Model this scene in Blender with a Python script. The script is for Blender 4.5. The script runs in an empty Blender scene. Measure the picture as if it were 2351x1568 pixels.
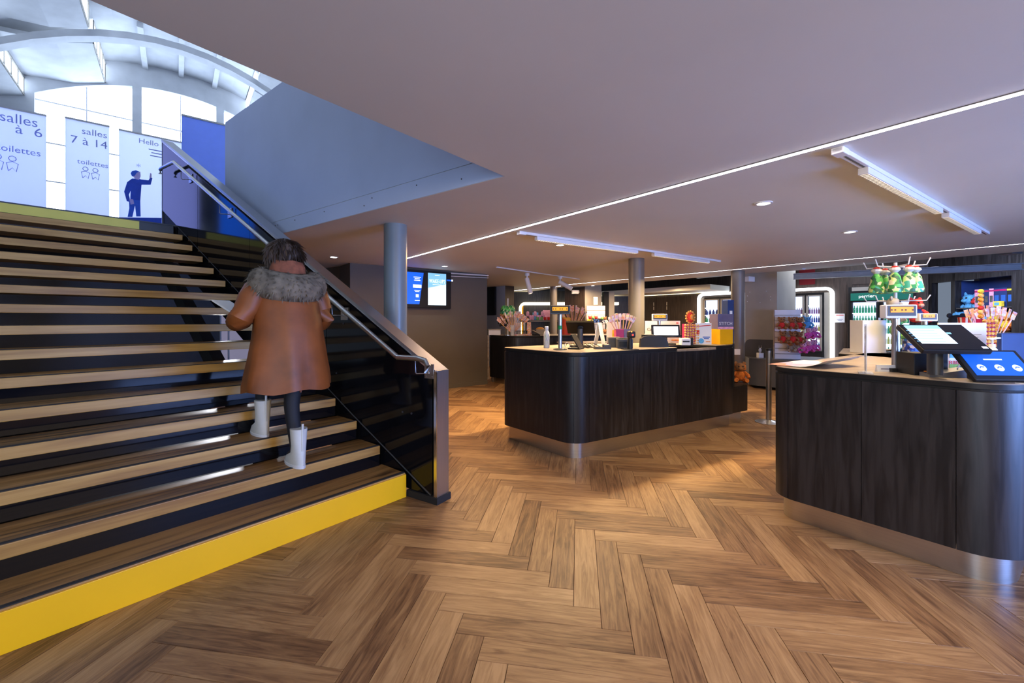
import bpy, bmesh, math, random
from mathutils import Vector, Matrix
random.seed(7)
PI = math.pi
S = bpy.context.scene
C = S.collection
# ---------------------------------------------------------------- camera, world, exposure
F, CX, HY, CH = 960.0, 1175.5, 735.0, 1.38      # focal length in px of a 2351 px frame, eye height 1.38 m
cd = bpy.data.cameras.new('camera'); cam = bpy.data.objects.new('camera', cd); C.objects.link(cam)
cam.location = (0, 0, CH); cam.rotation_euler = (PI/2, 0, 0)
cd.sensor_fit = 'HORIZONTAL'; cd.sensor_width = 36; cd.lens = 36*F/2351
cd.shift_y = -(784-HY)/2351; cd.clip_start = .05; cd.clip_end = 200
S.camera = cam
w = bpy.data.worlds.new('world'); S.world = w; w.use_nodes = True
bg = w.node_tree.nodes['Background']; bg.inputs[0].default_value = (.62, .76, 1, 1); bg.inputs[1].default_value = .25
S.view_settings.view_transform = 'Standard'; S.view_settings.look = 'None'
S.view_settings.gamma = 1; S.view_settings.use_curve_mapping = False
S.view_settings.exposure = 0.16
try:
    S.cycles.use_denoising = True; S.cycles.max_bounces = 8; S.cycles.diffuse_bounces = 4
    S.cycles.sample_clamp_indirect = 6; S.cycles.caustics_reflective = False; S.cycles.caustics_refractive = False
except Exception: pass

def at(px, py, Y): return Vector(((px-CX)/F*Y, Y, CH+(HY-py)/F*Y))
def on(px, py, z=0.0):
    Y = F*(CH-z)/(py-HY); return Vector(((px-CX)/F*Y, Y, z))
D1 = Vector((.625, -.781, 0)); D2 = Vector((.781, .625, 0))       # building axes
def hp(q, t, z): return Vector((q*.781-t*.625, q*.625+t*.781, z))   # hall coordinates
def px2q(px, py, T):
    tx = (px-CX)/F; s = T/(-.625*tx+.781); return s*(.781*tx+.625), CH+s*(HY-py)/F
def ang(d): return math.atan2(d[1], d[0])

def area(name, loc, target, sx, sy, power, col, spread=PI):
    l = bpy.data.lights.new(name, 'AREA'); l.shape = 'RECTANGLE'; l.size = sx; l.size_y = sy
    l.energy = power; l.color = col; l.spread = spread
    o = bpy.data.objects.new(name, l); C.objects.link(o); o.location = loc
    o.rotation_euler = (Vector(target)-Vector(loc)).to_track_quat('-Z', 'Y').to_euler(); return o
def spot(name, loc, target, power, col, angle=60, blend=.5, r=.04):
    l = bpy.data.lights.new(name, 'SPOT'); l.energy = power; l.color = col; l.spot_size = math.radians(angle)
    l.spot_blend = blend; l.shadow_soft_size = r
    o = bpy.data.objects.new(name, l); C.objects.link(o); o.location = loc
    o.rotation_euler = (Vector(target)-Vector(loc)).to_track_quat('-Z', 'Y').to_euler(); return o
WARM = (1, .66, .36); COOL = (.45, .62, 1); DAY = (.62, .76, 1)
# daylight from the entrance glazing behind the viewer on the right
area('entrance_daylight', (6.2, -1.0, 1.1), (2.8, 1.3, 2.4), 2.8, 1.9, 470, (.22, .40, 1))
# general warm light of the lobby's unseen ceiling lamps behind the viewer
area('lobby_lamps', (1.8, -.7, 2.3), (1.0, 1.8, 0), 2.6, 1.4, 115, (1, .74, .40))
area('rear_cool_fill', (-1.0, -4.6, 1.3), (.4, 4, 1.4), 1.8, 2.2, 135, (.55, .72, 1))  # added cool fill behind the viewer, no opening known there
spot('stairwell_back_light', (-5.9, 8.6, 1.15), (-2.2, 3.6, .42), 500, (.9, .92, 1), 26, .4, .15)
area('back_hall_lamps', (3.0, 11.5, 2.33), (3.0, 11.4, 0), 3.5, 1.2, 140, WARM)
area('left_aisle_lamps', (-.5, 6.2, 2.34), (-.4, 6.2, 0), .5, .5, 55, (1, .58, .24))
area('service_lamps', (7.0, 9.0, 2.9), (6.4, 9.8, 0), 1.5, .5, 32, (.8, .86, 1))
area('niche_fill', (7.7, 6.9, 2.34), (9.2, 7.9, 1.3), .8, .3, 42, (.72, .78, 1))  # added unseen light that brightens the shelf niche

# ---------------------------------------------------------------- materials
def ramp(nt, fac, stops):
    r = nt.nodes.new('ShaderNodeValToRGB'); e = r.color_ramp.elements
    while len(e) > 1: e.remove(e[0])
    e[0].position = stops[0][0]; e[0].color = (*stops[0][1], 1)
    for p, c in stops[1:]:
        n = e.new(p); n.color = (*c, 1)
    nt.links.new(fac, r.inputs[0]); return r.outputs[0]
def basemat(name):
    m = bpy.data.materials.new(name); m.use_nodes = True
    return m, m.node_tree, m.node_tree.nodes['Principled BSDF']
def M(name, col, rough=.5, metal=0, var=.12, scale=8, bump=0.0, emit=0, coat=0, spec=.5, trans=0, alpha=1, stretch=(1,1,1)):
    m, nt, b = basemat(name); L = nt.links
    tc = nt.nodes.new('ShaderNodeTexCoord'); mp = nt.nodes.new('ShaderNodeMapping'); mp.inputs['Scale'].default_value = stretch
    L.new(tc.outputs['Object'], mp.inputs[0])
    n = nt.nodes.new('ShaderNodeTexNoise'); n.inputs['Scale'].default_value = scale; n.inputs['Detail'].default_value = 4
    L.new(mp.outputs[0], n.inputs['Vector'])
    c0 = tuple(max(0, x*(1-var)) for x in col); c1 = tuple(min(1, x*(1+var)) for x in col)
    o = ramp(nt, n.outputs['Fac'], [(.3, c0), (.7, c1)])
    L.new(o, b.inputs['Base Color'])
    b.inputs['Roughness'].default_value = rough; b.inputs['Metallic'].default_value = metal
    b.inputs['Specular IOR Level'].default_value = spec
    b.inputs['Coat Weight'].default_value = coat; b.inputs['Transmission Weight'].default_value = trans
    b.inputs['Alpha'].default_value = alpha
    if emit:
        L.new(o, b.inputs['Emission Color']); b.inputs['Emission Strength'].default_value = emit
    if bump:
        bp = nt.nodes.new('ShaderNodeBump'); bp.inputs['Strength'].default_value = bump; bp.inputs['Distance'].default_value = .01
        L.new(n.outputs['Fac'], bp.inputs['Height']); L.new(bp.outputs[0], b.inputs['Normal'])
    return m
def emis(name, col, k):
    m, nt, b = basemat(name); b.inputs['Base Color'].default_value = (*[c*.5 for c in col], 1)
    b.inputs['Emission Color'].default_value = (*col, 1); b.inputs['Emission Strength'].default_value = k; return m
def wood(name, cols, rough=.45, scale=1.0, vertical=True, bump=.15, spec=.5):
    m, nt, b = basemat(name); L = nt.links
    tc = nt.nodes.new('ShaderNodeTexCoord'); mp = nt.nodes.new('ShaderNodeMapping')
    mp.inputs['Scale'].default_value = (14*scale, 14*scale, 1.1*scale) if vertical else (1.1*scale, 14*scale, 14*scale)
    L.new(tc.outputs['Object'], mp.inputs[0])
    n = nt.nodes.new('ShaderNodeTexNoise'); n.inputs['Scale'].default_value = 2.2; n.inputs['Detail'].default_value = 7; n.inputs['Distortion'].default_value = .6
    L.new(mp.outputs[0], n.inputs['Vector'])
    oi = nt.nodes.new('ShaderNodeObjectInfo')
    mx = nt.nodes.new('ShaderNodeMath'); mx.operation = 'MULTIPLY_ADD'; mx.inputs[1].default_value = .22; mx.inputs[2].default_value = -.11
    L.new(oi.outputs['Random'], mx.inputs[0])
    ad = nt.nodes.new('ShaderNodeMath'); L.new(n.outputs['Fac'], ad.inputs[0]); L.new(mx.outputs[0], ad.inputs[1])
    o = ramp(nt, ad.outputs[0], [(.3, cols[0]), (.5, cols[1]), (.72, cols[2])])
    L.new(o, b.inputs['Base Color']); b.inputs['Roughness'].default_value = rough; b.inputs['Specular IOR Level'].default_value = spec
    bp = nt.nodes.new('ShaderNodeBump'); bp.inputs['Strength'].default_value = bump; bp.inputs['Distance'].default_value = .004
    L.new(n.outputs['Fac'], bp.inputs['Height']); L.new(bp.outputs[0], b.inputs['Normal'])
    return m
def plankmat():
    m, nt, b = basemat('oak_plank'); L = nt.links
    uv = nt.nodes.new('ShaderNodeUVMap'); uv.uv_map = 'UVMap'
    oi = nt.nodes.new('ShaderNodeObjectInfo'); ge = nt.nodes.new('ShaderNodeNewGeometry')
    a = nt.nodes.new('ShaderNodeMath'); L.new(oi.outputs['Random'], a.inputs[0]); L.new(ge.outputs['Random Per Island'], a.inputs[1])
    fr = nt.nodes.new('ShaderNodeMath'); fr.operation = 'FRACT'; L.new(a.outputs[0], fr.inputs[0])
    sc = nt.nodes.new('ShaderNodeMath'); sc.operation = 'MULTIPLY'; sc.inputs[1].default_value = 53; L.new(fr.outputs[0], sc.inputs[0])
    cb = nt.nodes.new('ShaderNodeCombineXYZ'); L.new(sc.outputs[0], cb.inputs[0]); L.new(sc.outputs[0], cb.inputs[1])
    vm = nt.nodes.new('ShaderNodeVectorMath'); L.new(uv.outputs[0], vm.inputs[0]); L.new(cb.outputs[0], vm.inputs[1])
    mp = nt.nodes.new('ShaderNodeMapping'); mp.inputs['Scale'].default_value = (2.2, 26, 1); L.new(vm.outputs[0], mp.inputs[0])
    n = nt.nodes.new('ShaderNodeTexNoise'); n.inputs['Scale'].default_value = 1.6; n.inputs['Detail'].default_value = 8; n.inputs['Roughness'].default_value = .62; n.inputs['Distortion'].default_value = 1.1
    L.new(mp.outputs[0], n.inputs['Vector'])
    mp2 = nt.nodes.new('ShaderNodeMapping'); mp2.inputs['Scale'].default_value = (3, 7, 1); L.new(vm.outputs[0], mp2.inputs[0])
    n2 = nt.nodes.new('ShaderNodeTexNoise'); n2.inputs['Scale'].default_value = 1.0; n2.inputs['Detail'].default_value = 2; L.new(mp2.outputs[0], n2.inputs['Vector'])
    t = nt.nodes.new('ShaderNodeMath'); t.operation = 'MULTIPLY_ADD'; t.inputs[1].default_value = .32; t.inputs[2].default_value = -.16; L.new(fr.outputs[0], t.inputs[0])
    s1 = nt.nodes.new('ShaderNodeMath'); L.new(n.outputs['Fac'], s1.inputs[0]); L.new(t.outputs[0], s1.inputs[1])
    t2 = nt.nodes.new('ShaderNodeMath'); t2.operation = 'MULTIPLY_ADD'; t2.inputs[1].default_value = .35; t2.inputs[2].default_value = -.175; L.new(n2.outputs['Fac'], t2.inputs[0])
    s2 = nt.nodes.new('ShaderNodeMath'); L.new(s1.outputs[0], s2.inputs[0]); L.new(t2.outputs[0], s2.inputs[1])
    o = ramp(nt, s2.outputs[0], [(.22, (.095, .044, .019)), (.42, (.225, .118, .052)), (.58, (.33, .190, .085)), (.78, (.44, .272, .130))])
    L.new(o, b.inputs['Base Color'])
    b.inputs['Roughness'].default_value = .42; b.inputs['Specular IOR Level'].default_value = .38
    bp = nt.nodes.new('ShaderNodeBump'); bp.inputs['Strength'].default_value = .12; bp.inputs['Distance'].default_value = .002
    L.new(n.outputs['Fac'], bp.inputs['Height']); L.new(bp.outputs[0], b.inputs['Normal'])
    return m
def stripes(name, cols, scale, axis='Z', rough=.5, emit=0):
    """regular bands of colours along an axis, for printed packets"""
    m, nt, b = basemat(name); L = nt.links
    tc = nt.nodes.new('ShaderNodeTexCoord'); v = nt.nodes.new('ShaderNodeTexVoronoi'); v.inputs['Scale'].default_value = scale
    L.new(tc.outputs['Object'], v.inputs['Vector'])
    sp = nt.nodes.new('ShaderNodeSeparateColor'); L.new(v.outputs['Color'], sp.inputs[0])
    st = [(i/len(cols), c) for i, c in enumerate(cols)]
    o = ramp(nt, sp.outputs[0], st); b.inputs['Roughness'].default_value = rough
    for n in nt.nodes:
        if n.type == 'VALTORGB': n.color_ramp.interpolation = 'CONSTANT'
    L.new(o, b.inputs['Base Color'])
    if emit: L.new(o, b.inputs['Emission Color']); b.inputs['Emission Strength'].default_value = emit
    return m

m_plank = plankmat()
m_sub = M('floor_screed', (.03, .02, .015), .9)
m_ceil = M('ceiling_paint', (.69, .70, .67), .55, var=.03, scale=1.2, spec=.35)
m_white = M('white_lacquer', (.8, .8, .82), .4, var=.03)
m_greywall = M('grey_wall_paint', (.105, .093, .080), .6, var=.06, scale=2)
m_grey2 = M('warm_grey_paint', (.36, .335, .29), .6, var=.08, scale=2.5)
m_grey_dark = M('slate_grey_laminate', (.075, .078, .085), .45, var=.05)
m_col_daytint = M('column_paint_daylight_tint', (.19, .235, .265), .35, var=.05, scale=3)  # same paint as the other columns, with daylight blue put into its colour
m_col = M('column_grey_paint', (.18, .165, .145), .35, var=.07, scale=3, spec=.5)
m_parapet = M('stairwell_wall_paint', (.47, .55, .76), .5, var=.05, scale=1.5, bump=.05)
m_dwood = wood('charcoal_oak_laminate', [(.004, .004, .006), (.009, .009, .012), (.026, .025, .030)], .40)
m_bwood = wood('dark_brown_oak_panel', [(.022, .014, .011), (.040, .026, .020), (.065, .043, .034)], .5)
m_steel = M('brushed_stainless_steel', (.60, .58, .56), .28, 1, var=.05, scale=3, stretch=(1, 1, 60))
m_alu = M('brushed_aluminium', (.50, .50, .52), .34, 1, var=.04, scale=4, stretch=(40, 40, 1))
m_chrome = M('polished_steel', (.72, .72, .74), .16, 1, var=.02)
m_blackgloss = M('black_gloss_panel', (.004, .004, .006), .07, 0, var=.1, scale=2, spec=.32)
m_black = M('black_plastic', (.012, .012, .013), .45, spec=.3)
m_blackdull = M('dull_black_plastic', (.014, .011, .009), .8, spec=.05)
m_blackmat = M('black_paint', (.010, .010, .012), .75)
m_dgrey = M('dark_grey_plastic', (.04, .042, .05), .4)
m_top = wood('pale_oak_worktop', [(.20, .155, .115), (.30, .24, .18), (.38, .31, .245)], .35, .5, False)
m_tread = wood('butcher_block_beech', [(.31, .145, .028), (.47, .25, .055), (.60, .345, .095)], .42, .6, False, .2)
m_worn = wood('worn_beech_tread_top', [(.045, .02, .009), (.24, .115, .03), (.40, .205, .06)], .42, .8, False, .25)
m_strip = M('anti_slip_strip', (.022, .02, .02), .85, var=.3, scale=60)
m_yellow = M('yellow_lacquer', (.95, .50, .003), .38, var=.025, scale=3)
m_yellowdull = M('pale_yellow_lacquer', (.95, .80, .14), .4, var=.05, scale=5)
m_concrete = M('white_painted_concrete', (.50, .52, .55), .8, var=.10, scale=2.5, bump=.15)
m_led = emis('led_strip_light', (1, .90, .97), 12)
m_lamp = emis('downlight_glow', (1, .93, .84), 12)
m_lampwarm = emis('warm_led_louvre', (1, .86, .68), .9)
m_ledframe = emis('white_led_frame', (.92, .96, 1), 3.2)
m_ledyellow = emis('warm_led_frame', (1, .85, .55), 2.6)
m_skylight = emis('daylight_glazing', (.64, .78, 1), 6.5)
m_skylight2 = emis('roof_glazing', (.70, .82, 1), 3.4)
m_fridge = emis('fridge_interior_light', (.55, .68, 1), 1.5)
m_amber = emis('amber_display', (1, .38, .01), .9)
m_amberdk = M('amber_display_print', (.16, .05, .005), .5)
m_scrwhite = emis('white_screen', (.92, .96, 1), 1.3)
m_scrblue = emis('blue_screen', (.005, .10, .62), .9)
m_scrsky = emis('pale_blue_screen', (.22, .52, .78), 1.0)
m_scrlite = emis('light_screen', (.70, .85, .95), 1.0)
m_white_e = M('white_card', (.85, .85, .86), .5, var=.02)
m_paper = M('paper', (.8, .79, .8), .6, var=.04)
m_glass = M('clear_plastic', (.85, .9, .95), .08, var=.02, trans=.9)
m_acryl = M('acrylic', (.75, .8, .9), .12, var=.2, scale=12, alpha=.55)
m_red = M('red_cloth', (.62, .025, .02), .8, var=.2, scale=30)
m_redglow = M('painted_red_glow', (.14, .003, .008), .5)  # red glow on the wall, put into the colour
m_fur = M('brown_plush', (.30, .13, .05), .95, var=.3, scale=40)
m_furo = M('orange_plush', (.62, .17, .025), .95, var=.35, scale=30)
m_pink = M('pink_plush', (.65, .09, .40), .9, var=.3, scale=40)
m_pinkl = M('pale_pink_plush', (.80, .40, .58), .9, var=.2, scale=40)
m_bluep = M('sky_blue_plush', (.10, .38, .72), .9, var=.25, scale=40)
m_greenp = M('green_plush', (.20, .48, .14), .9, var=.25, scale=40)
m_yellp = M('yellow_plush', (.80, .60, .05), .9, var=.2, scale=30)
m_blackp = M('black_plush', (.012, .012, .018), .8)
m_whitep = M('white_plush', (.75, .75, .76), .85)
m_bluedk = M('navy_card', (.01, .03, .14), .45)
m_blue = M('blue_card', (.02, .12, .5), .45)
m_purple = M('grey_purple_card', (.14, .12, .22), .5)
m_magenta = M('magenta_card', (.42, .008, .12), .45)
m_orange = M('orange_candy', (.85, .28, .02), .4, var=.3, scale=30)
m_candy = stripes('mixed_candy_wrappers', [(.85, .40, .06), (.75, .22, .04), (.9, .6, .2), (.85, .50, .12), (.9, .5, .1)], 34)
m_candyg = stripes('green_sweet_bags', [(.03, .25, .05), (.10, .55, .12), (.6, .8, .3), (.02, .12, .06), (.75, .75, .55), (.05, .4, .3)], 30)
m_candystick = stripes('printed_candy_sleeves', [(.85, .55, .5), (.9, .8, .75), (.85, .35, .2), (.75, .45, .6), (.95, .7, .35)], 45)
m_stick = M('translucent_candy_tube', (.88, .50, .14), .3, var=.25, scale=25)
m_stick2 = M('pink_candy_tube', (.80, .48, .55), .3, var=.25, scale=25)
m_bott_g = M('green_bottle_glass', (.03, .30, .14), .15, var=.3)
m_bott_y = M('yellow_green_bottle', (.45, .50, .12), .2, var=.3)
m_bott_w = M('pale_bottle', (.55, .62, .50), .2, var=.3)
m_bott_b = M('dark_blue_can', (.02, .05, .30), .25, var=.3)
m_bott_p = M('purple_can', (.22, .10, .28), .25, var=.3)
m_green = M('green_tape', (.01, .30, .10), .5)
m_tealhead = emis('green_fridge_header', (.0, .12, .09), .8)
m_lettblue = M('slate_blue_lettering', (.40, .42, .68), .6)
m_banner = M('pale_banner_fabric', (.80, .82, .95), .7, var=.02)
_n = m_banner.node_tree; _t = _n.nodes.new('ShaderNodeBsdfTranslucent'); _t.inputs[0].default_value = (.85, .87, 1, 1)
_m = _n.nodes.new('ShaderNodeMixShader'); _m.inputs[0].default_value = .8; _n.links.new(_n.nodes['Principled BSDF'].outputs[0], _m.inputs[1]); _n.links.new(_t.outputs[0], _m.inputs[2]); _n.links.new(_m.outputs[0], _n.nodes['Material Output'].inputs[0])
m_blueban = M('blue_banner_fabric', (.40, .52, .92), .6, var=.05)
_n = m_blueban.node_tree; _t = _n.nodes.new('ShaderNodeBsdfTranslucent'); _t.inputs[0].default_value = (.38, .50, .92, 1)
_m = _n.nodes.new('ShaderNodeMixShader'); _m.inputs[0].default_value = .55; _n.links.new(_n.nodes['Principled BSDF'].outputs[0], _m.inputs[1]); _n.links.new(_t.outputs[0], _m.inputs[2]); _n.links.new(_m.outputs[0], _n.nodes['Material Output'].inputs[0])
m_lav = emis('lavender_door_glow', (.30, .28, .40), .55)  # the door is no lamp; its brightness is put in as emission
m_steelbeam = M('blue_grey_steel', (.17, .18, .20), .4, .2)
m_skin = M('skin', (.55, .30, .20), .5)
m_leg = M('black_leggings', (.008, .009, .014), .7)
m_coat = M('tan_leather_coat', (.25, .07, .014), .5, var=.4, scale=4, bump=.4)
m_furcol = M('grey_faux_fur', (.18, .15, .11), .95, var=.5, scale=14)
m_hair = M('dark_brown_hair', (.065, .042, .032), .6, var=.5, scale=25, stretch=(1, 1, .2))
m_boot = M('white_boot_leather', (.70, .70, .66), .5, var=.08)
m_bluepanel = emis('blue_reflection_glow', (.0, .13, .95), 2.2)
m_jeans = M('printed_blue_jeans', (.03, .12, .55), .6)
m_jumper = M('printed_navy_jumper', (.02, .07, .42), .6)
m_printskin = M('printed_skin', (.55, .42, .62), .6)

# ---------------------------------------------------------------- mesh builder
class MB:
    def __init__(s): s.bm = bmesh.new(); s.mx = None; s.fl = s.bm.faces.layers.int.new('flat')
    def _fin(s, vs):
        if s.mx is not None: bmesh.ops.transform(s.bm, matrix=s.mx, verts=vs)
    def box(s, c, d, rz=0, bev=0, rx=0, ry=0):
        r = bmesh.ops.create_cube(s.bm, size=1); vs = r['verts']
        m = Matrix.Translation(Vector(c)) @ Matrix.Rotation(rz, 4, 'Z') @ Matrix.Rotation(ry, 4, 'Y') @ Matrix.Rotation(rx, 4, 'X') @ Matrix.Diagonal((d[0], d[1], d[2], 1))
        bmesh.ops.transform(s.bm, matrix=m, verts=vs)
        if bev:
            es = list({e for v in vs for e in v.link_edges})
            r2 = bmesh.ops.bevel(s.bm, geom=es, offset=bev, segments=2, affect='EDGES', profile=.6)
            vs = list({v for f in r2['faces'] for v in f.verts} | {v for v in vs if v.is_valid})
        for f in {f for v in vs for f in v.link_faces}: f[s.fl] = 1
        s._fin(vs); return s
    def cone(s, p0, p1, r0, r1, n=16, caps=True):
        p0 = Vector(p0); p1 = Vector(p1); d = p1-p0; q = d.to_track_quat('Z', 'Y').to_matrix().to_4x4()
        r = bmesh.ops.create_cone(s.bm, cap_ends=caps, segments=n, radius1=r0, radius2=max(r1, 1e-5), depth=d.length)
        vs = r['verts']; bmesh.ops.transform(s.bm, matrix=Matrix.Translation((p0+p1)/2) @ q, verts=vs); s._fin(vs); return s
    def cyl(s, p0, p1, r, n=16): return s.cone(p0, p1, r, r, n)
    def ball(s, c, r, sc=(1, 1, 1), n=10, rz=0):
        R = bmesh.ops.create_uvsphere(s.bm, u_segments=n, v_segments=max(5, n*2//3), radius=r); vs = R['verts']
        bmesh.ops.transform(s.bm, matrix=Matrix.Translation(Vector(c)) @ Matrix.Rotation(rz, 4, 'Z') @ Matrix.Diagonal((*sc, 1)), verts=vs); s._fin(vs); return s
    def prism(s, poly, z0, z1):
        a = [s.bm.verts.new((p[0], p[1], z0)) for p in poly]; b = [s.bm.verts.new((p[0], p[1], z1)) for p in poly]
        n = len(poly); s.bm.faces.new(a[::-1]); s.bm.faces.new(b)
        for i in range(n): s.bm.faces.new((a[i], a[(i+1) % n], b[(i+1) % n], b[i]))
        s._fin(a+b); return s
    def poly3(s, pts, th):
        """flat polygon given by 3-D points, thickened along vector th"""
        th = Vector(th); a = [s.bm.verts.new(Vector(p)) for p in pts]; b = [s.bm.verts.new(Vector(p)+th) for p in pts]
        n = len(pts); s.bm.faces.new(a[::-1]); s.bm.faces.new(b)
        for i in range(n): s.bm.faces.new((a[i], a[(i+1) % n], b[(i+1) % n], b[i]))
        s._fin(a+b); return s
    def sweep(s, rings, caps=True):
        vs = [[s.bm.verts.new(Vector(p)) for p in r] for r in rings]
        for i in range(len(vs)-1):
            n = len(vs[i])
            for j in range(n): s.bm.faces.new((vs[i][j], vs[i][(j+1) % n], vs[i+1][(j+1) % n], vs[i+1][j]))
        if caps: s.bm.faces.new(vs[0][::-1]); s.bm.faces.new(vs[-1])
        s._fin([v for r in vs for v in r]); return s
    def tube(s, pts, r, n=10, close=False):
        pts = [Vector(p) for p in pts]; rs = r if isinstance(r, (list, tuple)) else [r]*len(pts)
        rings = []; up = Vector((0, 0, 1))
        for i, p in enumerate(pts):
            t = (pts[min(i+1, len(pts)-1)]-pts[max(i-1, 0)]).normalized()
            u = up.cross(t)
            if u.length < .05: u = Vector((1, 0, 0)).cross(t)
            u.normalize(); v = t.cross(u)
            rings.append([p+(u*math.cos(2*PI*k/n)+v*math.sin(2*PI*k/n))*rs[i] for k in range(n)])
        return s.sweep(rings)
    def lathe(s, prof, c=(0, 0, 0), n=20, cap=True):
        c = Vector(c)
        return s.sweep([[c+Vector((r*math.cos(2*PI*k/n), r*math.sin(2*PI*k/n), z)) for k in range(n)] for r, z in prof], cap)
    def build(s, name, mat, parent=None, smooth=True, **kw):
        bmesh.ops.recalc_face_normals(s.bm, faces=s.bm.faces[:])
        me = bpy.data.meshes.new(name)
        if smooth:
            for f in s.bm.faces: f.smooth = not f[s.fl]
            for e in s.bm.edges:
                if len(e.link_faces) == 2 and e.calc_face_angle(0) > .6: e.smooth = False
        s.bm.faces.layers.int.remove(s.fl); s.bm.to_mesh(me); s.bm.free(); me.materials.append(mat)
        o = bpy.data.objects.new(name, me); C.objects.link(o)
        if parent: o.parent = parent
        for k, v in kw.items(): o[k] = v
        return o
def T(name, label, cat, loc=(0, 0, 0), rz=0, group=None):
    o = bpy.data.objects.new(name, None); C.objects.link(o); o.empty_display_size = .1
    o.location = loc; o.rotation_euler = (0, 0, rz); o['label'] = label; o['category'] = cat
    if group: o['group'] = group
    return o
def tag(o, label, cat, group=None):
    o['label'] = label; o['category'] = cat
    if group: o['group'] = group
    return o
def st(o): o['kind'] = 'structure'; return o
kids = {}
def dup(root, loc, rz, label=None, group=None, sc=None):
    r = root.copy(); C.objects.link(r); r.location = loc; r.rotation_euler = (0, 0, rz)
    if sc: r.scale = (sc,)*3 if not isinstance(sc, tuple) else sc
    if label: r['label'] = label
    if group: r['group'] = group
    if root.name not in kids: kids[root.name] = [(c, list(c.children)) for c in root.children]
    for ch, gs in kids[root.name]:
        c = ch.copy(); C.objects.link(c); c.parent = r
        for g in gs:
            d = g.copy(); C.objects.link(d); d.parent = c
    return r
def text(body, size, mat, parent, loc, rot=(PI/2, 0, 0), align='CENTER', name='lettering', ext=.0008, sx=1):
    cu = bpy.data.curves.new(name, 'FONT'); cu.body = body; cu.size = size; cu.align_x = align; cu.extrude = ext; cu.resolution_u = 3
    cu.materials.append(mat); o = bpy.data.objects.new(name, cu); C.objects.link(o); o.parent = parent; o.location = loc; o.rotation_euler = rot
    o.scale = (sx, 1, 1)
    me = bpy.data.meshes.new_from_object(o); n = bpy.data.objects.new(name, me); C.objects.link(n); n.parent = parent
    n.location = loc; n.rotation_euler = rot; n.scale = (sx, 1, 1); bpy.data.objects.remove(o); return n
def lines(parent, loc, w_, n, pitch, mat, h_=.004):
    for k in range(n): MB().box((loc[0], loc[1], loc[2]-k*pitch), (w_*(1, .7, .85)[k % 3], .001, h_)).build('printed_line', mat, parent, smooth=False)
def rpoly(pts, rad, n=8):
    out = []; N = len(pts)
    for i in range(N):
        p = Vector(pts[i][:2]); a = Vector(pts[i-1][:2]); b = Vector(pts[(i+1) % N][:2]); r = rad[i]
        if r <= 0: out.append(p); continue
        u = (a-p).normalized(); v = (b-p).normalized(); th = u.angle(v); d = r/math.tan(th/2)
        c = p+(u+v).normalized()*(r/math.sin(th/2)); s0 = p+u*d-c; s1 = p+v*d-c; tot = math.atan2(s0.x*s1.y-s0.y*s1.x, s0.dot(s1))
        a0 = math.atan2(s0.y, s0.x)
        for k in range(n+1):
            an = a0+tot*k/n; out.append(c+Vector((math.cos(an), math.sin(an)))*r)
    return out
def offs(path, d):
    out = []
    for i, p in enumerate(path):
        a = path[max(i-1, 0)]; b = path[min(i+1, len(path)-1)]; t = (b-a).normalized(); out.append(p+Vector((-t.y, t.x))*d)
    return out
def strip(path, z0, z1, th):
    """thick wall along a 2-D path, thickened to the left of travel"""
    m = MB(); q = offs(path, th)
    m.sweep([[(*a, z0), (*b, z0), (*b, z1), (*a, z1)] for a, b in zip(path, q)]); return m
def cut(path, lens):
    """split a path at arc lengths"""
    segs = []; cur = [path[0]]; acc = 0; li = 0
    for i in range(1, len(path)):
        a, b = path[i-1], path[i]; L = (b-a).length
        while li < len(lens) and lens[li] <= acc+L:
            p = a.lerp(b, (lens[li]-acc)/L); cur.append(p); segs.append(cur); cur = [p]; li += 1
        if (cur[-1]-b).length > 1e-5: cur.append(b)
        acc += L
    segs.append(cur); return [s for s in segs if len(s) > 1]
# ================================================================ SETTING
CEIL = 2.37
# ---- floor with herringbone planks
PW, PL = .1275, .765
fa = math.atan((1328-CX)/F); A = Vector((math.sin(fa), math.cos(fa))); B = Vector((math.cos(fa), -math.sin(fa)))
t0 = on(1277.5, 1189); ob, oa = t0.xy.dot(B)+PW+PL-PW*0, t0.xy.dot(A)-PW
fl = MB().box((1.5, 5, -.03), (22, 26, .04)).build('floor', m_sub, smooth=False); st(fl)
def plank_mesh(w, l):
    m = MB(); g = .0008; b = .0012
    x0, x1, y0, y1 = g, l-g, g, w-g
    lo = [(x0, y0), (x1, y0), (x1, y1), (x0, y1)]; hi = [(x0+b, y0+b), (x1-b, y0+b), (x1-b, y1-b), (x0+b, y1-b)]
    m.sweep([[(*p, -.009) for p in lo], [(*p, -.0014) for p in lo], [(*p, 0) for p in hi]])
    return m
def add_uv(me):
    uv = me.uv_layers.new(name='UVMap')
    for l in me.loops:
        c = me.vertices[l.vertex_index].co; uv.data[l.index].uv = (c.x, c.y)
first = plank_mesh(PW, PL).build('plank', m_plank, fl, smooth=False); add_uv(first.data)
pl = []
for m_ in range(-26, 27):
    for k in range(-90, 91):
        for kind in 'HV':
            if kind == 'H': bx = -(k*PW+PL)-m_*PL; ay = k*PW-m_*PL; bw, aw = PL, PW
            else: bx = -(k*PW+PL+PW)-m_*PL; ay = (k+1)*PW-PL-m_*PL; bw, aw = PW, PL
            b0 = ob+bx; a0 = oa+ay
            c = B*(b0+bw/2)+A*(a0+aw/2)
            if not (-5.6 < c.x < 9.4 and -2.2 < c.y < 15): continue
            pl.append((kind, b0, a0, c))
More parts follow.
